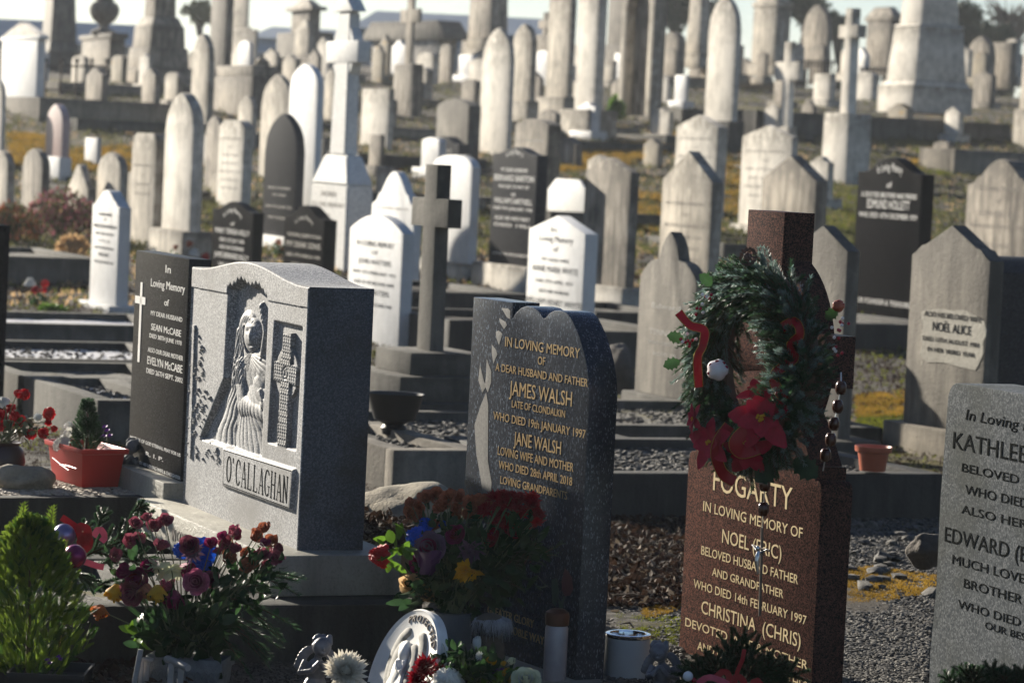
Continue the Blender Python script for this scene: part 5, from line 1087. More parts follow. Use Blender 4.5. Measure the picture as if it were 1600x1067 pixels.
# ---------------------------------------------------------------- bouquets
def stems(mb, base, tips, r=.0018):
    for t in tips:
        t = V3(t); mid = (V3(base) * .45 + t * .55) + gauss3(.008) + V3((0, 0, .02)); mb.tube([V3(base) + gauss3(.012), mid, t], [r * 1.2, r, r * .9], 5)
FL = dict(rose=rose, carn=carnation, mum=mum)
def bouquet(label, name, base, dep, flowers, masses, group='grave bouquets', extra=None, firs=()):
    b = P(*base, dep); r = root_at(name, b, label, 'bouquet', group); tips = []
    for k, px, py, rp, m, d, dz in flowers:
        p = pt(px, py, dep + dz, r); tips.append(p); mb = MB(); rr = rp * dep / FPX * (1.2 if rp < 24 else 1.05)
        if k == 'rose':
            nm = 'rose'; rose(mb, p, d, rr, .8, 5)
        elif k == 'bud': rose(mb, p, d, rr, .1, 3); nm = 'rose_bud'
        elif k == 'carn': carnation(mb, p, d, rr); nm = 'carnation'
        elif k == 'mum': mum(mb, p, d, rr, 54, 1, .13); nm = 'chrysanthemum'
        elif k == 'droop': mum(mb, p, d, rr * 1.15, 14, .5, .3); nm = 'drooping_bloom'
        elif k == 'dry': rose(mb, p, d, rr, 1.2, 3); mb.v = [tuple(V3(v) + gauss3(rr * .07)) for v in mb.v]; nm = 'dried_rose'
        fo = mb.build(nm, MT[m], r, angle=180 if k != 'mum' else 20)
        if k == 'rose': hb = MB(); rose(hb, p + V3(d).normalized() * rr * .12, d, rr * .58, .3, 3); hb.build('rose_heart', MT[dict(petal_pink='petal_magenta', petal_magenta='petal_darkred', petal_orange='petal_red', petal_cream='petal_white').get(m, 'petal_magenta')], fo, angle=180)
    st = MB(); stems(st, (0, 0, 0), tips); st.build('stems', MT['stem_green'], r)
    for i, (px, py, rx, ry, n, L, m) in enumerate(masses):
        mb = MB(); k = dep / FPX; leaves(mb, pt(px, py, dep + .03, r), (rx * k, .09, ry * k), n, L, L * .24); mb.build('foliage', MT[m], r, angle=60)
    if firs:
        mb, tw = MB(), MB()
        for px, py, dx, dz, L, dd in firs: 
            for _ in range(3): fir(mb, pt(px, py, dep + dd, r) + gauss3(.008), V3((dx, -.3, dz)) + gauss3(.18), L * rnd.uniform(.8, 1.1), .026, 95, .1, .0009, 1.1, tw)
        mb.build('fir_sprays', MT['fir_needles'], r, smooth=False); tw.build('twigs', MT['twig_brown'], r)
    return r
up = (-.3, -.4, 1)
def jit(): return (rnd.uniform(-.7, .5), rnd.uniform(-1, -.2), rnd.uniform(.1, 1))
B1 = []
for px, py, rr in ((211, 819, 8), (229, 809, 6.5), (240, 823, 9), (258, 815, 9), (203, 846, 9), (217, 842, 8), (251, 853, 9), (178, 868, 8)): B1.append(('dry', px, py, rr, 'petal_dusty', jit(), rnd.uniform(0, .1)))
B1 += [('carn', 311, 862, 22, 'petal_blue', (-.2, -.9, .3), .06), ('carn', 281, 858, 12, 'petal_blue', (-.5, -.8, .3), .07), ('carn', 318, 888, 13, 'petal_blue', (.3, -.9, -.2), .05), ('mum', 301, 862, 19, 'petal_mauve', (-.1, -1, .4), -.01), ('rose', 296, 852, 12, 'petal_dusty', (-.1, -1, .5), -.02),
       ('droop', 246, 884, 19, 'petal_cream', (-.3, -.5, -.9), 0), ('droop', 268, 889, 26, 'petal_cream', (.3, -.7, -.75), -.02), ('rose', 307, 909, 15, 'petal_pink', (-.1, -1, .25), -.05), ('bud', 289, 888, 12, 'petal_magenta', (.8, -.5, -.3), 0), ('rose', 215, 903, 15, 'petal_magenta', (-.4, -1, -.2), 0), ('rose', 206, 926, 15, 'petal_dusty', (-.4, -1, -.2), -.02),
       ('bud', 273, 933, 15, 'petal_magenta', (0, -.6, -1), -.02), ('bud', 181, 923, 14, 'petal_yellow', (-.2, -.4, -1), 0), ('bud', 246, 924, 14, 'petal_yellow', (.1, -.5, -1), -.04), ('bud', 229, 920, 12, 'petal_dried', (-.1, -.5, -1), -.02), ('rose', 156, 953, 12, 'petal_orange', (-.2, -.5, -.9), 0), ('bud', 197, 893, 11, 'petal_magenta', (-.6, -.7, .3), 0)]
for px, py, rr in ((352, 848, 8), (372, 838, 7), (366, 858, 8), (398, 838, 9), (413, 826, 8), (425, 846, 8), (408, 868, 8), (438, 858, 7), (417, 884, 7), (385, 864, 7), (395, 884, 8), (432, 872, 8), (342, 862, 6)): B1.append(('dry', px, py, rr, 'petal_dried' if px % 3 else 'petal_dusty', jit(), rnd.uniform(0, .08)))
for i in range(12): B1.append(('dry', rnd.uniform(335, 445), rnd.uniform(830, 885), rnd.uniform(6, 9), ('petal_dried', 'petal_dusty', 'petal_magenta')[i % 3], jit(), rnd.uniform(0, .08)))
B1 += [('rose', 232, 888, 12, 'petal_magenta', jit(), .02), ('rose', 330, 905, 10, 'petal_dusty', jit(), 0), ('rose', 262, 915, 11, 'petal_pink', jit(), .0), ('bud', 330, 850, 9, 'petal_magenta', jit(), 0)]
bouquet('large drooping bouquet of withered mixed roses with a blue carnation at the lower left', 'bouquet', (285, 1035), 8.45, B1, [(285, 975, 75, 55, 240, .055, 'leaf_green'), (215, 890, 55, 50, 50, .04, 'leaf_green'), (385, 910, 60, 50, 190, .04, 'leaf_green'), (222, 985, 16, 30, 8, .06, 'leaf_bright'), (300, 1000, 60, 40, 130, .07, 'leaf_green')],
        firs=((340, 930, .8, .1, .16, .05), (360, 960, 1, -.2, .15, .05), (390, 950, .9, -.5, .14, .03), (330, 980, .7, -.6, .15, .0), (420, 900, .8, .1, .09, .04), (370, 990, .9, -.5, .12, 0)))
B2 = []
for px, py, rr in ((650, 795, 9), (665, 779, 9), (689, 792, 9), (682, 776, 10), (718, 778, 9), (705, 772, 6), (735, 786, 9), (748, 790, 12), (760, 782, 8), (656, 812, 8), (676, 822, 10)): B2.append(('dry', px, py, rr, 'petal_dried', jit(), rnd.uniform(0, .1)))
for px, py, rr in ((773, 780, 17), (793, 792, 15), (812, 782, 16), (831, 790, 15), (841, 804, 12), (800, 776, 12), (760, 795, 12)): B2.append(('mum', px, py, rr, 'petal_darkred', (rnd.uniform(-.5, .3), -.5, .9), rnd.uniform(-.02, .06)))
for i in range(22): B2.append(('mum', rnd.uniform(752, 850), rnd.uniform(772, 822), rnd.uniform(10, 16), 'petal_darkred' if i % 4 else 'petal_red', (rnd.uniform(-.5, .3), -.6, rnd.uniform(.2, 1)), rnd.uniform(-.02, .08)))
for i in range(10): B2.append(('dry', rnd.uniform(640, 750), rnd.uniform(778, 812), rnd.uniform(7, 11), 'petal_dried', jit(), rnd.uniform(0, .1)))
B2 += [('rose', 712, 835, 12, 'petal_magenta', jit(), -.02), ('rose', 655, 880, 12, 'petal_magenta', jit(), 0), ('dry', 640, 915, 12, 'dry_grass', jit(), 0), ('dry', 665, 930, 12, 'dry_grass', jit(), 0), ('rose', 770, 840, 11, 'petal_darkred', jit(), 0), ('rose', 800, 830, 11, 'petal_darkred', jit(), 0)]
B2 += [('carn', 648, 838, 15, 'petal_blue', (-.8, -.7, .2), 0), ('carn', 664, 818, 11, 'petal_blue', (-.3, -.7, .6), .03), ('carn', 692, 818, 6, 'petal_blue', (0, -.7, .6), .05), ('rose', 672, 856, 19, 'petal_mauve', (-.3, -1, .3), -.03), ('mum', 735, 858, 22, 'petal_mauve', (.1, -1, -.4), -.03), ('carn', 592, 868, 16, 'petal_red', (-.9, -.5, .1), 0), ('droop', 730, 892, 22, 'petal_yellow', (.2, -.6, -.9), -.08), ('droop', 727, 890, 16, 'petal_yellow', (-.8, -.8, .1), -.09)]
r2 = bouquet('tall bouquet with dark red chrysanthemums and dried roses leaning on the blue granite headstone', 'bouquet', (704, 962), 8.75, B2, [(740, 880, 85, 65, 300, .055, 'leaf_green'), (800, 860, 50, 60, 150, .05, 'leaf_green'), (700, 825, 50, 30, 40, .045, 'leaf_green'), (622, 850, 22, 30, 22, .06, 'leaf_bright'), (690, 920, 60, 40, 130, .06, 'leaf_green')],
              firs=((790, 900, .3, .1, .14, .05), (820, 880, .4, .5, .13, .05), (680, 930, -.6, .1, .1, 0)))
mb = MB(); c2 = pt(668, 868, 8.72, r2); mb.lathe([(.015, -.055), (.028, -.02), (.043, .015), (.040, .02)], 18, Matrix.Translation(c2)); mb.v = [tuple(V3(v) + gauss3(.003)) for v in mb.v]; mb.build('purple_wrapping', MT['wrap_purple'], r2)
def lathe_thing(name, label, cat, px, py, dep, prof_, m, n=28, parts=(), group=None, squash=1, tilt=(0, 0)):
    o = root_at(name, P(px, py, dep), label, cat, group); o.rotation_euler = (*tilt, 0)
    mb = MB(); mb.lathe(prof_, n, squash=squash); mb.build('body', MT[m], o, angle=35)
    for nm, pf, mm in parts: q = MB(); q.lathe(pf, n, squash=squash); q.build(nm, MT[mm], o, angle=35)
    return o
k8 = 8.75 / FPX
lathe_thing('flower_vase', 'embossed grey metal vase holding the tall bouquet with chrysanthemums', 'vase', 704, 1048, 8.75, [(.001, 0), (.046, 0), (.05, .02), (.056, .10), (.050, .15), (.053, .168), (.058, .172), (.053, .172), (.045, .14), (.04, .02), (0, .02)], 'pot_grey')
lathe_thing('flower_vase', 'plain cream cylinder vase with a chrome rim between the blue and red brown headstones', 'vase', 977, 1082, 9.0, [(.001, 0), (.064, 0), (.066, .02), (.066, .165)], 'vase_cream', 36, [('chrome_rim', [(.066, .165), (.0675, .168), (.067, .176), (.062, .178), (.054, .177), (.052, .170), (.052, .05), (0, .05)], 'chrome')])
lathe_thing('candle_jar', 'cloudy glass grave candle with a dark copper lid leaning by the blue granite headstone', 'candle', 866, 1062, 8.78, [(.001, 0), (.031, 0), (.033, .01), (.033, .150), (.029, .160)], 'candle_glass', 24, [('lid', [(.031, .158), (.034, .160), (.035, .185), (.033, .196), (.02, .205), (0, .206)], 'copper_lid')])
lathe_thing('flower_pot', 'small empty terracotta coloured plastic pot standing on gravel at the right', 'flower pot', 1365, 735, Pz(1365, 735, zt(12) + .18).y, [(.001, 0), (.058, 0), (.064, .02), (.069, .085), (.080, .085), (.083, .095), (.083, .112), (.077, .112), (.066, .085), (.06, .03), (0, .03)], 'terracotta_plastic') if 0 else None
tp = Pz(1365, 736, PLOTZ) if 'PLOTZ' in globals() else None
def bowl():
    z = .16; p = Pz(615, 678, z); k = (p - CAM).length / FPX; o = root_at('planter_bowl', p, 'wide black plastic bowl on the gravel between the carved and the blue headstones', 'planter')
    mb = MB(); R1 = 44 * k; h = 64 * k; mb.lathe([(.001, 0), (R1 * .42, 0), (R1 * .46, h * .16), (R1 * .36, h * .24), (R1 * .72, h * .36), (R1 * .93, h * .75), (R1, h * .97), (R1 * 1.04, h), (R1 * .98, h * .99), (R1 * .88, h * .7), (0, h * .62)], 32); mb.build('body', MT['black_plastic'], o); m2 = MB(); m2.lathe([(0, h * .80), (R1 * .9, h * .80)], 24); m2.build('soil', MT['soil_dark'], o)
bowl()
def terracotta():
    p = Pz(1363, 735, .205); k = (p - CAM).length / FPX; o = root_at('flower_pot', p, 'small empty terracotta coloured pot standing on gravel at the right', 'flower pot'); mb = MB(); a = 24 * k; h = 38 * k
    mb.lathe([(.001, 0), (a * .82, 0), (a, h * .72), (a * 1.04, h * .74), (a * 1.18, h * .78), (a * 1.22, h), (a * 1.15, h), (a * 1.0, h * .75), (a * .8, h * .2), (0, h * .2)], 32); mb.build('body', MT['terracotta_plastic'], o)
terracotta()
# ---------------------------------------------------------------- red trough planter and its plants
def trough():
    p = Pz(128, 763, zmc); s = frame(74, 128, 197, 703, 763, 30, zb=zmc, lean=.03); o = empty('planter', s.o, s.rz, 'bright red plastic trough planter on the gravel beside the charcoal headstone', 'planter'); W, T, H = s.W / 2, s.T / 2, s.H * 1.02
    mb = MB(); f = .84
    def ring(w_, t_, z): return [(-w_, -t_, z), (w_, -t_, z), (w_, t_, z), (-w_, t_, z)]
    seq = [ring(W * f, T * f, 0), ring(W * .97, T * .97, H * .86), ring(W * 1.06, T * 1.08, H * .87), ring(W * 1.08, T * 1.10, H), ring(W * 1.0, T * 1.02, H), ring(W * .95, T * .95, H * .8), ring(W * .8, T * .8, H * .7)]
    v = [p_ for rg in seq for p_ in rg]; fc = [(i * 4 + k, i * 4 + (k + 1) % 4, (i + 1) * 4 + (k + 1) % 4, (i + 1) * 4 + k) for i in range(len(seq) - 1) for k in range(4)] + [(3, 2, 1, 0)]
    bm = bmesh.new(); vs = [bm.verts.new(q) for q in v]; [bm.faces.new([vs[i] for i in q]) for q in fc]; bmesh.ops.recalc_face_normals(bm, faces=bm.faces[:]); bev(bm, .004, 2, 30); me = bpy.data.meshes.new('body'); bm.to_mesh(me); bm.free(); link('body', me, MT['red_plastic'], o, 40)
    sm = MB(); sm.box(-W * .94, W * .94, -T * .94, T * .94, H * .70, H * .78); sm.build('soil', MT['soil_dark'], o)
    ln = MB(); ln.tube([(-W * .75, -T * .93, H * .55), (-W * .1, -T * .925, H * .40), (W * .2, -T * .925, H * .35)], .0022, 5); ln.tube([(-W * .3, -T * .925, H * .42), (W * .1, -T * .93, H * .46), (W * .7, -T * .93, H * .45)], .0022, 5); ln.build('moulded_line', MT['red_plastic'], o)
    tz = s.o + V3((0, 0, H * .75)); c = root_at('dwarf_conifer', tz, 'small dark green cone shaped conifer growing in the red trough', 'plant'); k = (tz - CAM).length / FPX; h = 84 * k; g, tw = MB(), MB(); tw.tube([(0, 0, 0), (0, 0, h * .9)], [.008, .002], 6)
    for i in range(420):
        t = rnd.random() ** .8; a = rnd.uniform(0, 6.28); rr = 36 * k * (1 - t) ** .8 * rnd.uniform(.5, 1); q = V3((math.cos(a) * rr * .6, math.sin(a) * rr * .6, h * t * .94)); fir(g, q, (math.cos(a), math.sin(a), .9), .035 * (1.15 - .5 * t), .009, 34, 0, .0011, .8)
    g.build('needles', MT['dwarf_conifer'], c, smooth=False); tw.build('stem', MT['twig_brown'], c)
    pu = root_at('cyclamen', P(160, 692, (tz - CAM).length), 'purple flowered plant growing in the red trough beside the conifer', 'plant'); mb = MB(); st = MB(); dp = (tz - CAM).length - .03
    for px, py in ((140, 668), (143, 676), (164, 668), (168, 674), (172, 682), (163, 683), (146, 682)):
        q = pt(px, py, dp, pu); mum(mb, q, up, .016, 9, .8, .4); st.tube([V3((0, 0, -.01)) + gauss3(.01), q], .0015, 4)
    mb.build('petals', MT['petal_purple'], pu, angle=30); st.build('stems', MT['stem_green'], pu)
    ws = root_at('white_flowers', P(100, 695, (tz - CAM).length - .12), 'cluster of white artificial blossoms at the left end of the red trough', 'flowers'); mb = MB()
    for px, py in ((92, 690), (99, 684), (96, 694), (105, 676), (88, 696), (102, 690), (108, 664)): carnation(mb, pt(px, py, (tz - CAM).length - .12, ws), jit(), .017, 3)
    mb.build('petals', MT['petal_white'], ws, angle=180)
trough()
# left vase of red carnations on a rock
def left_vase():
    p = Pz(6, 742, zmc + .02); d = p.y + .0; b = bouquet('spreading bunch of red carnations in a dark vase at the left edge', 'bouquet', (8, 690), d, [('carn', px, py, rr, m, jit(), rnd.uniform(-.05, .08)) for px, py, rr, m in
        ((27, 614, 6, 'petal_red'), (38, 615, 8, 'petal_red'), (15, 638, 8, 'petal_red'), (2, 650, 10, 'petal_red'), (14, 657, 9, 'petal_darkred'), (31, 657, 8, 'petal_red'), (48, 676, 8, 'petal_red'), (66, 676, 8, 'petal_red'), (75, 646, 9, 'petal_red'), (76, 659, 5, 'petal_red'), (84, 669, 5, 'petal_red'), (5, 627, 8, 'petal_white'), (60, 652, 6, 'petal_white'), (22, 648, 7, 'petal_red'), (-5, 665, 10, 'petal_red'))],
        [(20, 672, 40, 20, 60, .04, 'stem_green'), (45, 665, 30, 15, 20, .03, 'leaf_green')])
    k = d / FPX; lathe_thing('flower_vase', 'dark glazed vase of red carnations at the left edge', 'vase', 6, 738, d, [(.001, 0), (28 * k, 0), (33 * k, 18 * k), (29 * k, 36 * k), (22 * k, 43 * k), (26 * k, 48 * k), (21 * k, 46 * k), (0, 30 * k)], 'dark_vase')
    o = root_at('rock', Pz(38, 768, zmc - .01), 'rounded buff rock lying on gravel left of the red trough', 'rock'); mb = MB(); kk = o.location.y / FPX; mb.blob((-.01, .05, 16 * kk), (44 * kk, .09, 24 * kk), .5, 1.4, 3, seed=3); mb.build('boulder', MT['mossy_rock'], o, angle=180)
    o2 = root_at('rock', Pz(205, 755, zmc - .01), 'small broken rock below the charcoal headstone', 'rock'); mb = MB(); mb.blob((0, .02, .02), (.035, .03, .026), .6, 1.6, 2, seed=8); mb.build('boulder', MT['rock_dark'], o2, angle=180)
left_vase()
# ---------------------------------------------------------------- cast figures
def cherub(label, px, py, dep, k, m, lean=1, wings=True):
    o = root_at('cherub_figure', P(px, py, dep), label, 'figurine'); b = MB(); L = lean
    b.blob((.0, 0, .03 * k), (.035 * k, .03 * k, .04 * k), .1, sub=3); b.blob((0, 0, .08 * k), (.028 * k, .024 * k, .036 * k), .05, sub=3)
    b.tube([(0, 0, .10 * k), (L * .006 * k, -.004 * k, .125 * k)], .011 * k, 8)
    hc = V3((L * .014 * k, -.010 * k, .148 * k)); b.blob(hc, (.026 * k, .026 * k, .028 * k), .03, sub=3)
    for a in range(16): q = a * 2.4; b.blob(hc + V3((math.cos(q) * .021 * k, abs(math.sin(q)) * .018 * k, .012 * k + .014 * k * math.sin(a))), (.009 * k,) * 3, .2, sub=2)
    b.blob(hc + V3((L * .006 * k, -.025 * k, -.002 * k)), (.004 * k, .006 * k, .005 * k), 0, sub=2); b.blob(hc + V3((L * .004 * k, -.022 * k, -.014 * k)), (.008 * k, .005 * k, .004 * k), 0, sub=2)
    for sg in (-1, 1):
        b.tube([(sg * .028 * k, 0, .105 * k), (sg * .042 * k, -.012 * k, .075 * k), (sg * .02 * k + L * .01 * k, -.036 * k, .085 * k), (L * .012 * k, -.036 * k, .112 * k)], [.012 * k, .011 * k, .009 * k, .007 * k], 8)
        b.tube([(sg * .02 * k, 0, .03 * k), (sg * .034 * k, -.035 * k, .035 * k), (sg * .028 * k, -.045 * k, .0)], [.018 * k, .015 * k, .010 * k], 8)
    fuse(b, 'body', MT[m], o, .0022)
    if wings:
        for sg in (-1, 1):
            w_ = MB()
            for j in range(6): a = 1.2 - j * .28; w_.blob((sg * (.016 + .018 * math.cos(a)) * k + sg * .003 * k * j, .028 * k, (.095 + .04 * math.sin(a)) * k), (.016 * k, .006 * k, .012 * k), .1, sub=2, M=None)
            fuse(w_, 'wing', MT[m], o, .0022)
    return o
cherub('pewter coloured cherub figure resting its head, behind the white chrysanthemum', 492, 1092, 8.45, 1.0, 'pewter_resin', 1)
cherub('blue grey praying angel figure beside the cream cylinder vase', 1033, 1096, 8.55, .95, 'pewter_resin', -1)
cherub('tiny grey stone figure at the foot of the charcoal headstone', 200, 755, Pz(200, 755, zmc).y, .9, 'cast_stone', 1, False)
def plaque():
    c = P(628, 1052, 8.5); n = V3((-.84, -.44, .33)).normalized(); z = (V3((0, 0, 1)) - n * n.z).normalized(); x = z.cross(n) * -1; x = n.cross(z) * -1
    o = empty('memorial_plaque', c, 0, 'round white cast plaque with a winged angel and raised words, leaning among the flowers', 'plaque'); x = z.cross(n); M3 = Matrix((x, -n, z)).transposed(); o.matrix_world = Matrix.Translation(c) @ M3.to_4x4()
    Rr = .188; mb = MB(); mb.lathe([(0, -.0), (Rr * .93, 0), (Rr * .97, .004), (Rr, -.004), (Rr, -.028), (Rr * .9, -.034), (0, -.034)], 72, Matrix.Rotation(R(90), 4, 'X')); mb.build('disc', MT['plaque_cast'], o, angle=35)
    tb = MB(); arc_text(tb, 'PROTECTED BY ANGELS', 0, 0, Rr * .80, 2.75, .019, -.001, .004, a0=.95); tb.build('inscription', MT['faint'], o, smooth=False)
    wg = MB()
    for sg in (-1, 1):
        for j in range(26):
            t = j / 25; a = R(70) - t * R(150); rr = Rr * (.62 - .16 * t); p = V3((sg * (.018 + rr * .75 * max(.12, math.cos(a)) * (1 - .3 * t)), 0, rr * math.sin(a) + .01)); wg.blob(p * .95, (.022, .009, .014), .2, sub=2)
            q = p * .62; wg.blob((q.x, -.003, q.z), (.024, .009, .016), .2, sub=2)
    fuse(wg, 'wings', MT['plaque_wing'], o, .003)
    bd = MB(); bd.blob((-.012, -.008, .058), (.024, .016, .030), .05, sub=3); bd.blob((-.020, -.006, .064), (.026, .012, .028), .1, sub=3); bd.blob((-.012, -.006, .0), (.034, .014, .055), .05, sub=3)
    for i in range(7): xx = -.05 + i * .016; bd.tube([(xx * .5, -.008, .0), (xx, -.008, -.07), (xx * 1.25, -.004, -.15)], [.008, .011, .012], 6)
    bd.tube([(.016, -.012, .035), (.026, -.018, .0), (0, -.022, .012), (-.012, -.022, .03)], [.010, .009, .008, .006], 8); fuse(bd, 'angel', MT['plaque_cast'], o, .0025)
plaque()
def straw_bird():
    o = root_at('straw_figure', P(766, 1050, 8.6), 'small squat figure with grey straw hair in front of the blue granite headstone', 'figurine'); b = MB(); b.blob((0, 0, .06), (.04, .035, .075), .1, sub=3); b.blob((-.006, -.004, .135), (.046, .04, .034), .05, sub=3); fuse(b, 'body', MT['straw_body'], o, .003)
    h = MB()
    for i in range(520):
        a = rnd.uniform(0, 6.28); u = rnd.uniform(.0, 1); p = V3((math.cos(a) * .03 * u, math.sin(a) * .028 * u, .168 - .012 * u)); q = V3((math.cos(a) * .052, math.sin(a) * .045, .150 - .01 * u)); e = V3((math.cos(a) * .054 + rnd.gauss(0, .004), math.sin(a) * .048 + rnd.gauss(0, .004), .118 + rnd.gauss(0, .01))); h.tube([p, q, e], [.0011, .001, .0004], 3, False)
    h.build('straw_hair', MT['straw_grey'], o); w_ = MB(); w_.blob((-.04, -.02, .085), (.014, .012, .02), .2, sub=2); w_.build('white_tuft', MT['petal_white'], o)
straw_bird()
# white washed little bench and carved stone trough at the bottom left
def bench():
    o = root_at('wooden_frame', P(250, 1100, 8.35), 'small weathered white wooden frame with a round roller under the drooping bouquet', 'ornament'); q = lambda px, py, d=8.35: pt(px, py, d, o)
    def plank(nm, p0, p1, wd, th=.006, ax=V3((1, 0, 0))):
        mb = MB(); d = (p1 - p0); L = d.length; zz = d.normalized(); xx = (ax - zz * ax.dot(zz)).normalized(); yy = zz.cross(xx); M = Matrix((xx, yy, zz)).transposed().to_4x4(); M.translation = p0; mb.box(-wd, wd, -th, th, 0, L, M); bm = bmesh.new(); me = bpy.data.meshes.new(nm); me.from_pydata(mb.v, [], mb.f); bm.from_mesh(me); bev(bm, .002, 2, 30); bm.to_mesh(me); bm.free(); link(nm, me, MT['grey_wash_wood'], o)
    plank('upright', q(208, 1078), q(220, 1014), .007); plank('slat', q(226, 1080, 8.40), q(230, 1028, 8.40), .009); plank('slat', q(218, 1080, 8.38), q(222, 1030, 8.38), .006); plank('post', q(265, 1084, 8.30), q(268, 1036, 8.30), .008); plank('post', q(280, 1084, 8.30), q(284, 1038, 8.30), .008); plank('top_rail', q(222, 1029, 8.38), q(240, 1030, 8.38), .004, .01, V3((0, 0, 1)))
    mb = MB(); a, b = q(260, 1028, 8.34), q(294, 1043, 8.24); mb.tube([a, a + (b - a) * .05, b - (b - a) * .05, b], [.008, .0105, .0105, .009], 14); mb.build('roller', MT['grey_wash_wood'], o)
    t = empty('stone_trough', P(294, 1125, 8.5), R(-8), 'carved grey cast stone trough holding the drooping bouquet', 'planter'); mb = MB(); extrude_mesh('body', [(-.085, 0), (-.10, .15), (-.108, .155), (-.108, .185), (.108, .185), (.108, .155), (.10, .15), (.085, 0)], -.08, .08, MT['cast_stone'], t, .006)
    sc = MB()
    for i in range(9):
        x = -.08 + i * .02
        for z in (.04, .09, .135): sc.tube([(x + .009 * math.cos(a), -.083, z + .015 * math.sin(a)) for a in [0, .8, 1.6, 2.4, 3.2, 4.0, 4.8]], .0022, 4)
    sc.build('scrollwork', MT['cast_stone'], t)
bench()
# conifer in a square dark tray pot
def cypress():
    b = P(42, 1075, 8.35); o = root_at('potted_conifer', b, 'feathery yellow green cypress in a dark square pot at the lower left', 'plant'); k = 8.35 / FPX; g, g2, tw = MB(), MB(), MB(); h = 285 * k; sx = V3((.0, 0, 0))
    tops = [(35, 780), (80, 782), (55, 830), (20, 850), (95, 870)]
    tw.tube([(0, 0, 0), (-.005, 0, h * .9)], [.008, .003], 6)
    for i in range(1900):
        t = rnd.random() ** .75; a = rnd.uniform(0, 6.28); wid = (78 * (1 - t) ** .55 * (.55 + .9 * min(1, t * 3.5)) * k + .004); rr = wid * math.sqrt(rnd.random())
        p = V3((math.cos(a) * rr + .006 * math.sin(t * 5), math.sin(a) * rr * .8, h * (t * .86 + .06))); d = V3((math.cos(a) * .7, math.sin(a) * .6, 1)) + gauss3(.38); L = .034 * (1.2 - .4 * t)
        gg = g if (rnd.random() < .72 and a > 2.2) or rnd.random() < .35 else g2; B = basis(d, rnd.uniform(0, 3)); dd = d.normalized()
        for j in range(9):
            u = j / 9
            for sg in (-1, 1):
                q = p + dd * L * u; e = q + (B @ V3((sg * .75, 0, 1.1))) * .0095 * (1.15 - u * .8); s_ = (B @ V3((1, 0, -.6 * sg))).normalized() * .0016; gg.add([q - dd * .0012, q + dd * .0025, e + dd * .001, e - dd * .001], [(0, 1, 2, 3)])
        gg.tube([p, p + dd * L], [.0013, .0006], 3, False)
    for px, py, L in ((32, 842, .10), (38, 858, .08), (72, 846, .10), (66, 856, .08), (24, 872, .06), (90, 880, .06)):
        p0 = pt(px, py, 8.35, o); dd = V3((rnd.uniform(-.1, .15) + (.12 if px > 60 else 0), 0, 1)).normalized()
        tw.tube([p0, p0 + dd * L], [.0022, .0008], 4)
        for j in range(18):
            u = j / 18; q = p0 + dd * L * u; sg = 1 if j % 2 else -1; d2 = V3((sg * .8, rnd.uniform(-.4, .4), 1)).normalized(); l2 = .030 * (1.15 - u)
            for m_ in range(6):
                w2 = q + d2 * l2 * m_ / 6
                for s2 in (-1, 1): e = w2 + (d2 + V3((s2 * .7, 0, .2))) * .007; g.add([w2 - d2 * .001, w2 + d2 * .0018, e + d2 * .0008, e - d2 * .0008], [(0, 1, 2, 3)])
    g.build('sun_tint_sprays', MT['cypress_green'], o, smooth=False); g2.build('shade_tint_sprays', MT['cypress_dark'], o, smooth=False); tw.build('stem', MT['twig_brown'], o)  # sun and shade put into the colour: lighter green front and left, darker elsewhere
    pb = MB(); a = pt(8, 1052, 8.2, o); c = pt(130, 1052, 8.2, o); w2 = (c.x - a.x) / 2; cx = (a.x + c.x) / 2; zz = a.z
    for r0, r1, z0, z1 in ((.80, 1, -.16, 0), ): pass
    seq = [(w2 * .8, -.17), (w2 * .96, -.012), (w2 * 1.0, -.012), (w2 * 1.0, 0), (w2 * .94, 0), (w2 * .9, -.03)]
    v = [(cx + sx_ * r_, -.02 + sy_ * r_ , zz + z_) for r_, z_ in seq for sx_, sy_ in ((-1, -1), (1, -1), (1, 1), (-1, 1))]
    f = [(i * 4 + j, i * 4 + (j + 1) % 4, (i + 1) * 4 + (j + 1) % 4, (i + 1) * 4 + j) for i in range(len(seq) - 1) for j in range(4)]; pb.add(v, f); pb.add([(cx + sx_ * w2 * .9, -.02 + sy_ * w2 * .9, zz - .025) for sx_, sy_ in ((-1, -1), (1, -1), (1, 1), (-1, 1))], [(0, 1, 2, 3)]); pb.build('square_pot', MT['black_plastic'], o, angle=30)
    m = MB()
    for px, py in ((74, 1031), (92, 1026), (78, 1036), (95, 1030)): mum(m, pt(px, py, 8.2, o), up, .010, 8, .8, .4)
    m.build('violet_flowers', MT['petal_purple'], o, angle=30)
cypress()
# balloons / baubles on sticks, with ribbons
def ball_pick(label, px, py, rp, dep, m, foot=None):
    o = root_at('bauble_pick', P(px, py, dep), label, 'ornament', 'baubles on sticks'); mb = MB(); bv, bf = ico(3); r_ = rp * dep / FPX; mb.add([V3((p.x * r_, p.y * r_, p.z * r_ * 1.03 - (.25 * r_ * max(0, -p.z - .8)))) for p in bv], bf); mb.build('bauble', MT[m], o, angle=180)
    st = MB(); f = pt(*(foot or (px - 20, 1010)), dep, o); st.tube([(0, 0, -r_), f], .0022, 5); st.build('stick', MT['dry_grass'], o)
ball_pick('lilac metallic bauble on a stick above the drooping bouquet', 100, 836, 18, 8.6, 'bauble_lilac', (96, 930)); ball_pick('dark magenta metallic bauble on a long stick beside the cypress', 117, 869, 18.5, 8.45, 'bauble_magenta', (88, 1030)); ball_pick('pale magenta metallic bauble half hidden by the cypress tip', 50, 843, 15, 8.6, 'bauble_magenta', (52, 930))
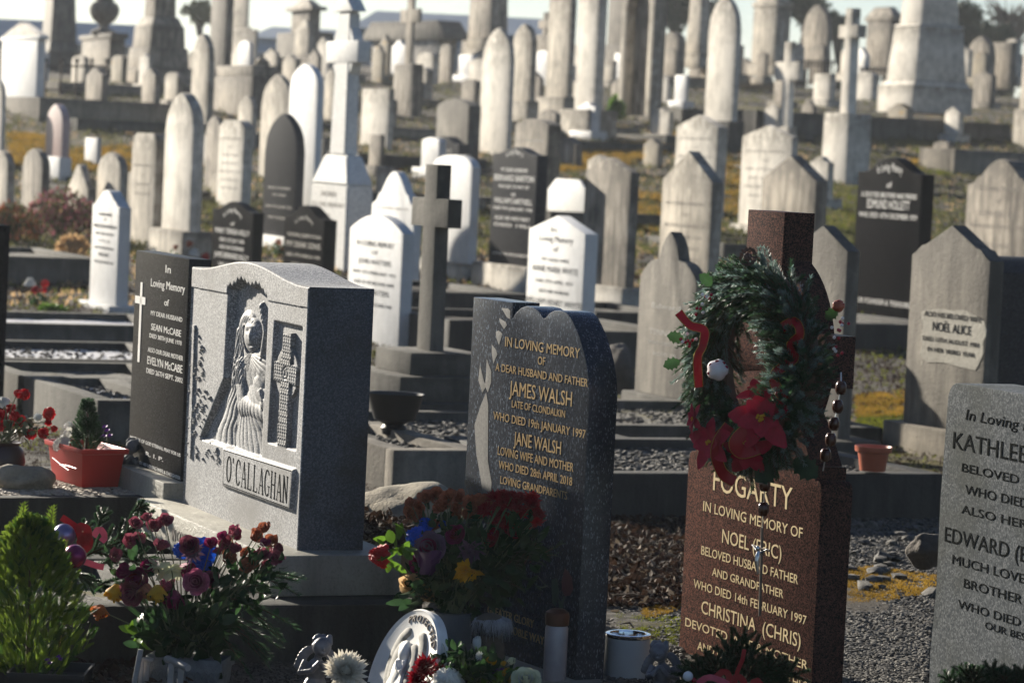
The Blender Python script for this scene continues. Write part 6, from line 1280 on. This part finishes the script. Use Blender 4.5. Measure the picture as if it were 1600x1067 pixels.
def rib_bunch(label, dep, loops, m='ribbon_red'):
    o = root_at('ribbon_bow', P(*loops[0][0][0][:2], dep), label, 'ribbon', 'ribbon bows on the graves')
    for pts, wd, mm in loops:
        P_ = [pt(p[0], p[1], dep + (p[2] if len(p) > 2 else 0), o) for p in pts]; v = []; n = len(P_) - 1; N_ = 8 * n
        for i in range(N_ + 1):
            x = i / 8; j = min(n - 1, int(x)); f = x - j; p0, p1, p2, p3 = P_[max(0, j - 1)], P_[j], P_[j + 1], P_[min(n, j + 2)]; p = .5 * ((2 * p1) + (p2 - p0) * f + (2 * p0 - 5 * p1 + 4 * p2 - p3) * f * f + (3 * p1 - p0 - 3 * p2 + p3) * f ** 3)
            tn = (p2 - p1).normalized(); sd = tn.cross(V3((0, -1, .3))).normalized() * wd; v += [p - sd, p + sd + V3((0, .004, 0))]
        mb = MB(); mb.add(v, [(2 * i, 2 * i + 1, 2 * i + 3, 2 * i + 2) for i in range(N_)]); mb.build('ribbon', MT[mm], o, angle=180)
rib_bunch('shiny red and pink ribbon bow with curled ends behind the baubles at the lower left', 8.62, [([(96, 808), (108, 816), (122, 828), (128, 850)], .010, 'ribbon_red'), ([(118, 828), (130, 822), (138, 834), (130, 850), (122, 846)], .012, 'ribbon_red'), ([(124, 850), (134, 834), (140, 850), (128, 862)], .011, 'ribbon_red'), ([(146, 838), (155, 826), (164, 838), (158, 846)], .009, 'ribbon_pink'), ([(128, 876), (140, 880), (152, 884), (162, 886)], .009, 'ribbon_pink'), ([(92, 890), (104, 884), (112, 876), (104, 870)], .010, 'ribbon_red')])
rib_bunch('red ribbon bow with one long upright tail on the dense fir spray', 8.35, [([(1148, 1072), (1152, 1050), (1160, 1030), (1163, 1014)], .006, 'ribbon_red'), ([(1090, 1068, -.02), (1106, 1058, -.03), (1124, 1062, -.02), (1140, 1070)], .009, 'ribbon_pink'), ([(1118, 1058), (1132, 1048), (1140, 1060), (1130, 1072)], .009, 'ribbon_red'), ([(1142, 1068), (1152, 1056), (1164, 1068), (1156, 1080)], .009, 'ribbon_red'), ([(1176, 1078), (1180, 1062), (1190, 1072)], .010, 'ribbon_red')])
def fir_bunch(label, px, py, dep, sprays, extras=()):
    o = root_at('fir_spray', P(px, py, dep), label, 'evergreen spray', 'evergreen sprays laid on the graves'); g, tw = MB(), MB()
    for x, y, dx, dz, L in sprays:
        p = pt(x, y, dep + rnd.uniform(-.03, .05), o); d = V3((dx, rnd.uniform(-.5, .1), dz)).normalized(); fir(g, p, d, L, .017, int(2600 * L), .1, .0014, .8, tw, 1.4)
        for sg in (-1, 1):
            for t in (.25, .5): dd = d + V3((dz * sg, 0, -dx * sg)) * .7; fir(g, p + d * L * t, dd, L * .45, .015, int(1500 * L), .1, .0014, .8, tw)
    g.build('needles', MT['fir_needles'], o, smooth=False); tw.build('twigs', MT['twig_brown'], o)
    for nm, x, y, rp, m in extras:
        mb = MB(); mb.blob(pt(x, y, dep - .08, o), (rp * dep / FPX,) * 3, 0, sub=3); mb.build(nm, MT[m], o, angle=180)
fir_bunch('dark fir spray lying behind the baubles at the lower left', 175, 850, 8.8, [(130, 870, .9, .55, .17), (150, 885, .9, .5, .16), (170, 850, .9, .7, .14), (120, 850, .5, .8, .10), (190, 880, .9, .3, .10), (200, 830, .7, .7, .10), (150, 830, .3, .9, .08), (180, 900, .8, .1, .08), (110, 890, .6, -.3, .1), (140, 910, .9, -.1, .13), (205, 800, .8, .5, .06)])
fir_bunch('dense fir spray with red ribbon at the foot of the red brown headstone', 1140, 1062, 8.45, [(1100 + 9 * i_, 1068, (i_ - 5) * .16, 1 - abs(i_ - 5) * .08, .09 + .012 * (i_ % 4)) for i_ in range(12)] + [(1140, 1070, -.9, .1, .13), (1130, 1060, -.7, .6, .13), (1140, 1060, .0, 1, .15), (1160, 1060, .3, 1, .14), (1150, 1060, -.35, 1, .13), (1165, 1065, .8, .65, .15), (1170, 1060, .95, .3, .11), (1120, 1065, -.95, .25, .13), (1155, 1040, .1, 1, .12), (1195, 1062, .7, .7, .09), (1180, 1070, .5, .8, .12), (1100, 1070, -.9, .2, .08)], [('white_bauble', 1075, 1056, 8, 'white_gloss'), ('berry', 1084, 1062, 4, 'berry_red')])
fir_bunch('fir spray tips at the foot of the pale grey headstone in the bottom right corner', 1540, 1070, 8.3, [(1490 + 11 * i_, 1082, (i_ % 3 - 1) * .4, 1, .07 + .012 * (i_ % 3)) for i_ in range(11)] + [(1510, 1075, -.1, 1, .08), (1530, 1080, -.4, .9, .09), (1545, 1080, .1, 1, .10), (1565, 1080, .5, .9, .08), (1500, 1080, -.8, .4, .06), (1580, 1080, .7, .6, .08), (1600, 1080, .3, .9, .07), (1555, 1085, .0, 1, .07)])
# foreground blossoms
bouquet('dark red daisies with one white carnation and small yellow blossoms at the bottom', 'bouquet', (735, 1110), 8.3, [('mum', 665, 1042, 22, 'petal_darkred', (-.4, -.8, .5), 0), ('mum', 655, 1060, 20, 'petal_darkred', (-.5, -.9, .1), 0), ('mum', 684, 1048, 16, 'petal_darkred', (.3, -.6, .8), .03), ('carn', 698, 1062, 22, 'petal_white', (-.1, -.8, .6), -.03), ('rose', 822, 1064, 17, 'petal_cream', (-.1, -.8, .7), -.05), ('mum', 793, 1052, 11, 'petal_yellow', jit(), 0), ('mum', 804, 1060, 12, 'petal_yellow', jit(), 0), ('bud', 765, 1032, 5, 'petal_yellow', up, 0), ('bud', 771, 1035, 5, 'petal_yellow', up, 0), ('bud', 787, 1037, 4, 'petal_yellow', up, 0), ('bud', 800, 1034, 6, 'petal_cream', up, 0), ('mum', 782, 1052, 12, 'petal_purple', jit(), .02), ('mum', 750, 1024, 8, 'petal_white', (-.6, -.6, .3), 0)],
        [(740, 1048, 60, 26, 170, .045, 'leaf_green'), (770, 1060, 60, 20, 90, .04, 'leaf_bright'), (716, 1020, 20, 20, 20, .04, 'leaf_green')])
o = root_at('silk_flower', P(540, 1050, 8.3), 'large spiky cream artificial chrysanthemum at the bottom left of centre', 'flower'); mb = MB(); rr = 40 * 8.3 / FPX
mum(mb, (0, 0, 0), (.1, -.8, .6), rr, 190, 1.05, .12); mum(mb, (0, 0, 0), (.1, -.8, .6), rr * .85, 120, 1.0, .12); mb.build('petals', MT['petal_silk'] if 'petal_silk' in MT else MT['petal_cream'], o, angle=20); mb = MB(); mb.tube([(0, .01, -.01), (0, .03, -.12)], .003, 5); mb.build('stem', MT['stem_green'], o)
# mossy lump of concrete behind the tall bouquet, broken stone by the right headstone
def lump(label, px, py, dep, rx, ry, rz_, m, seed, name='rock'):
    o = root_at(name, P(px, py, dep), label, 'rock', 'loose rocks'); mb = MB(); mb.blob((0, 0, 0), (rx, ry, rz_), .45, 1.1, 4, seed=seed); mb.v = [tuple(V3(p) * (1 + .05 * noise.noise(V3(p) * 30))) for p in mb.v]; mb.build('boulder', MT[m], o, angle=180)
    return o
lump('big mossy lump of broken concrete between the carved and the blue headstones', 648, 832, 10.4, .21, .22, .17, 'mossy_rock', 4)
lump('dark broken stone behind the edge of the pale grey headstone', 1450, 858, 10.0, .06, .05, .055, 'rock_dark', 6); lump('weathered boulder at the foot of the trefoil headstone', 965, 592, 20, .12, .2, .22, 'rock_dark', 9)
# ---------------------------------------------------------------- ground litter
def spot(px, py, z=0.0):
    return Pz(px, py, z)
def scatter(name, label, region, n, fn, m, z=None):
    mb = MB(); xs = [p[0] for p in region]; ys = [p[1] for p in region]; c = 0
    def inside(x, y):
        r = False; j = len(region) - 1
        for i in range(len(region)):
            a, b = region[i], region[j]
            if (a[1] > y) != (b[1] > y) and x < (b[0] - a[0]) * (y - a[1]) / (b[1] - a[1]) + a[0]: r = not r
            j = i
        return r
    while c < n:
        x, y = rnd.uniform(min(xs), max(xs)), rnd.uniform(min(ys), max(ys))
        if inside(x, y):
            c += 1
            if name == 'moss' and noise.noise(V3((x * .07, y * .16, 2))) + .5 * noise.noise(V3((x * .2, y * .4, 2))) < -.05: continue
            fn(mb, Pz(x, y, z) if z is not None else hit_fast(x, y))
    o = mb.build(name, MT[m], None, angle=40, smooth=name != 'fallen_leaves'); return tag(o, label, name.replace('_', ' '), kind='stuff')
hit_fast = hit
def f_leaf(mb, p):
    L = rnd.uniform(.012, .035); d = V3((rnd.gauss(0, 1), rnd.gauss(0, 1), rnd.uniform(-.2, .7))).normalized(); leaf(mb, p + V3((0, 0, rnd.uniform(0, .02))), d, V3((rnd.gauss(0, .6), rnd.gauss(0, .6), 1)), L, L * .38, rnd.uniform(-.8, .8), rnd.uniform(-1, 1))
def f_peb(mb, p): pebbles(mb, [p], .0035, .011)
def f_peb2(mb, p): pebbles(mb, [p + V3((0, 0, .01))], .015, .05, .5)
def f_tuft(s_):
    def g(mb, p):
        for _ in range(3):
            q = p + V3((rnd.gauss(0, s_), rnd.gauss(0, s_), 0)); d = V3((rnd.gauss(0, .5), rnd.gauss(0, .5), 1)) * s_ * rnd.uniform(.6, 1.5); w_ = V3((rnd.gauss(0, 1), rnd.gauss(0, 1), 0)).normalized() * s_ * .3; mb.add([q - w_, q + w_, q + d], [(0, 1, 2)])
    return g
NEAR = [(940, 805), (1075, 805), (1065, 1075), (940, 1075)]; RIGHT = [(1320, 805), (1475, 805), (1445, 1075), (1310, 1075)]
scatter('fallen_leaves', 'brown leaf litter between the blue and red brown headstones', [(940, 800), (1080, 800), (1065, 950), (940, 950)], 2600, f_leaf, 'dead_leaf', 0)
scatter('fallen_leaves', 'paler curled leaves among the litter', [(940, 800), (1080, 800), (1065, 940), (940, 960)], 260, f_leaf, 'dead_leaf_pale', 0)
scatter('loose_gravel', 'dark gravel at the foot of the nearest headstones', [(940, 940), (1068, 940), (1066, 1080), (940, 1080)], 2600, f_peb, 'pebble', 0)
scatter('loose_gravel', 'stony gravel path between the red brown and pale grey headstones', RIGHT, 11000, f_peb, 'pebble', 0)
scatter('loose_gravel', 'larger flat stones on the gravel at the right', [(1325, 820), (1465, 820), (1450, 940), (1318, 940)], 38, f_peb2, 'pebble', 0)
scatter('loose_gravel', 'dark gravel and earth along the bottom edge', [(80, 1015), (600, 1012), (620, 1085), (80, 1085)], 4200, f_peb, 'rock_dark', 0)
scatter('fallen_leaves', 'brown leaves under the broad stepped kerb', [(90, 1015), (330, 1015), (330, 1080), (90, 1080)], 500, f_leaf, 'dead_leaf', 0)
scatter('fallen_leaves', 'reddish leaves between the kerb and the mossy lump', [(568, 800), (640, 820), (640, 870), (568, 850)], 320, f_leaf, 'dead_leaf', .28)
scatter('fallen_leaves', 'brown leaves behind the red brown headstone', [(1345, 535), (1420, 535), (1415, 610), (1345, 610)], 700, f_leaf, 'dead_leaf', 0)
scatter('moss', 'orange gold moss strip on the gravel at the right', [(1322, 892), (1360, 884), (1462, 900), (1458, 928), (1325, 946)], 5200, f_tuft(.008), 'moss_gold', 0)
scatter('moss', 'gold moss by the left edge of the red brown headstone', [(1000, 955), (1068, 936), (1066, 950), (1010, 968)], 1100, f_tuft(.007), 'moss_gold', 0)
scatter('moss', 'green moss low on the gravel between the headstones', [(960, 960), (1066, 965), (1060, 1010), (970, 1000)], 900, f_tuft(.007), 'moss_green', 0)
scatter('moss', 'gold moss behind the red brown headstone at the right', [(1340, 618), (1415, 610), (1415, 650), (1342, 655)], 4500, f_tuft(.015), 'moss_gold', 0)
scatter('moss', 'olive moss below the gold moss at the right', [(1340, 650), (1410, 648), (1405, 678), (1342, 678)], 2200, f_tuft(.014), 'moss_green', 0)
scatter('moss', 'bank of golden moss below the twin tall headstones', [(875, 238), (1000, 222), (1060, 205), (1062, 232), (985, 258), (880, 270)], 6500, f_tuft(.04), 'moss_gold')
scatter('moss', 'golden moss among the kerbs at the far left', [(15, 205), (75, 215), (75, 255), (20, 262)], 3500, f_tuft(.04), 'moss_gold')
scatter('moss', 'golden moss behind the small headstones at the left', [(105, 235), (215, 228), (210, 270), (108, 268)], 4500, f_tuft(.04), 'moss_gold')
scatter('moss', 'golden moss streak behind the long kerb at the left', [(135, 188), (215, 190), (235, 204), (140, 202)], 1800, f_tuft(.04), 'moss_gold')
scatter('moss', 'golden moss between the tall cream headstones', [(995, 300), (1040, 305), (1040, 360), (1000, 365)], 2500, f_tuft(.03), 'moss_gold')
scatter('moss', 'gold flecked moss beside the bright gabled headstone', [(1128, 240), (1162, 250), (1160, 345), (1132, 340)], 2500, f_tuft(.035), 'moss_gold')
scatter('moss', 'olive moss and stones beside the tall black headstone', [(1290, 290), (1345, 292), (1345, 400), (1292, 400)], 2200, f_tuft(.03), 'moss_green')
scatter('moss', 'green moss strip by the low slab at the right', [(1430, 235), (1500, 240), (1500, 280), (1440, 270)], 1600, f_tuft(.04), 'moss_green')
scatter('moss', 'gold moss left of the low slab at the right', [(1428, 250), (1480, 248), (1478, 262), (1430, 262)], 1200, f_tuft(.04), 'moss_gold')
def f_rough(mb, p):
    s_ = .006 + .0013 * max(0, p.y - 9); f_tuft(s_)(mb, p)
scatter('rough_grass', 'rough dead grass and litter on the earth between the middle plots', [(-20, 400), (1620, 400), (1620, 790), (-20, 760)], 16000, f_rough, 'dead_leaf')
scatter('rough_grass', 'thin olive grass on the earth between the middle plots', [(-20, 330), (1620, 330), (1620, 790), (-20, 700)], 9000, f_rough, 'moss_green')
scatter('rough_grass', 'olive and brown grass on the rising ground of the far rows', [(-20, 130), (1620, 130), (1620, 400), (-20, 400)], 14000, f_tuft(.06), 'heather_green')
scatter('fallen_leaves', 'yellow brown leaves scattered over the far rows', [(-20, 180), (1620, 180), (1620, 480), (-20, 480)], 5000, f_tuft(.035), 'dry_grass')
tw = MB()
for px, py, L in ((1005, 905, .12), (975, 820, .10), (1020, 935, .14), (990, 980, .07), (985, 1000, .16), (1030, 870, .1), (1010, 850, .08)):
    p = Pz(px, py, .02); a = rnd.uniform(0, 3.1); tw.tube([p, p + V3((math.cos(a) * L * .5, math.sin(a) * L * .3, .012)), p + V3((math.cos(a + .3) * L, math.sin(a) * L * .5, .004))], [.003, .0035, .0015], 5)
tag(tw.build('fallen_twigs', MT['dead_leaf_pale']), 'thin pale twigs on the leaf litter', 'twigs', kind='stuff')
# ---------------------------------------------------------------- planting in the middle distance
def shrub(label, px, py, rpx, hpx, m, n, s_, name='shrub', cat='shrub', m2=None):
    b = hit_fast(px, py); k = (b - CAM).length / FPX; o = root_at(name, b, label, cat); g = [MB(), MB()]
    for i in range(n):
        a = rnd.uniform(0, 6.28); q = math.sqrt(rnd.random()); p = V3((math.cos(a) * q * rpx * k, math.sin(a) * q * rpx * k * .6, rnd.random() ** .7 * hpx * k * (1 - .5 * q * q))); d = gauss3(.5) + V3((0, 0, 1)); leaf(g[1 if m2 and rnd.random() < .45 else 0], p, d, gauss3(1), s_ * rnd.uniform(.6, 1.3), s_ * .25)
    g[0].build('foliage', MT[m], o, smooth=False)
    if m2: g[1].build('blossom', MT[m2], o, smooth=False)
    st = MB()
    for i in range(12): a = rnd.uniform(0, 6.28); st.tube([(0, 0, 0), (math.cos(a) * rpx * k * .6, math.sin(a) * rpx * k * .3, hpx * k * .7)], .006, 4)
    st.build('stems', MT['twig_brown'], o)
shrub('spreading pink flowered heather at the left', 95, 372, 58, 78, 'heather_green', 1500, .05, m2='heather_pink'); shrub('orange green heather cut by the left edge', 15, 378, 45, 60, 'heather_green', 1100, .05, m2='petal_dried')
shrub('tuft of dry beige hydrangea heads left of the white notched headstone', 112, 402, 26, 34, 'dry_grass', 420, .05, 'dried_flowers', 'plant'); shrub('green tuft behind the twin tall headstones', 962, 190, 12, 34, 'leaf_bright', 160, .14, 'young_plant', 'plant')
shrub('small green plant on the dark kerb left of the charcoal headstone', 190, 574, 14, 18, 'leaf_bright', 240, .03, 'young_plant', 'plant'); shrub('bright green ground plant near the white notched headstone', 82, 488, 22, 12, 'leaf_bright', 260, .03, 'young_plant', 'plant'); shrub('weeds at the foot of the white round topped headstone', 600, 560, 18, 14, 'heather_green', 220, .03, 'weeds', 'plant')
def far_flowers(label, pts, base, group='bunches of flowers on far graves'):
    b = hit_fast(*base); dep = (b - CAM).length; o = root_at('flower_bunch', b, label, 'flowers', group); k = dep / FPX
    for m in sorted(set(p[3] for p in pts)):
        mb = MB()
        for px, py, rr, mm in pts:
            if mm == m: carnation(mb, pt(px, py, dep - .1, o), jit(), rr * k, 3)
        mb.build('blossoms', MT[m], o, angle=180)
    mb = MB(); leaves(mb, (0, 0, 8 * k), (12 * k, .1, 8 * k), 60, 9 * k, 2.5 * k); mb.build('foliage', MT['leaf_green'], o, smooth=False)
far_flowers('red and white flowers in a dark bush at the left', [(47, 440, 9, 'petal_white'), (56, 452, 7, 'petal_darkred'), (70, 442, 6, 'petal_red'), (68, 452, 5, 'petal_red')], (62, 478))
far_flowers('red, pink and white flowers behind the charcoal headstone', [(240, 392, 5, 'petal_white'), (253, 395, 4, 'petal_cream'), (274, 386, 5, 'petal_dried'), (296, 380, 6, 'petal_dried'), (304, 394, 8, 'petal_white'), (322, 400, 7, 'petal_red'), (208, 412, 6, 'petal_red'), (207, 440, 4, 'petal_white')], (270, 412))
far_flowers('pink blossoms beside the black headstone with grey lettering', [(435, 378, 6, 'petal_dried'), (440, 388, 4, 'petal_dried'), (536, 412, 6, 'dry_grass')], (437, 400))
# ---------------------------------------------------------------- thin winter haze over the whole cemetery
def haze():
    m = bpy.data.materials.new('haze'); m.use_nodes = True; t = m.node_tree; t.nodes.clear(); o = t.nodes.new('ShaderNodeOutputMaterial'); v = t.nodes.new('ShaderNodeVolumePrincipled')
    v.inputs['Color'].default_value = (.88, .93, 1, 1); v.inputs['Density'].default_value = .00045; v.inputs['Anisotropy'].default_value = .35; t.links.new(v.outputs[0], o.inputs['Volume'])
    mb = MB(); mb.box(-910, 910, -10, 1620, -3, 26); h = mb.build('haze', m, smooth=False); h['kind'] = 'stuff'
haze()
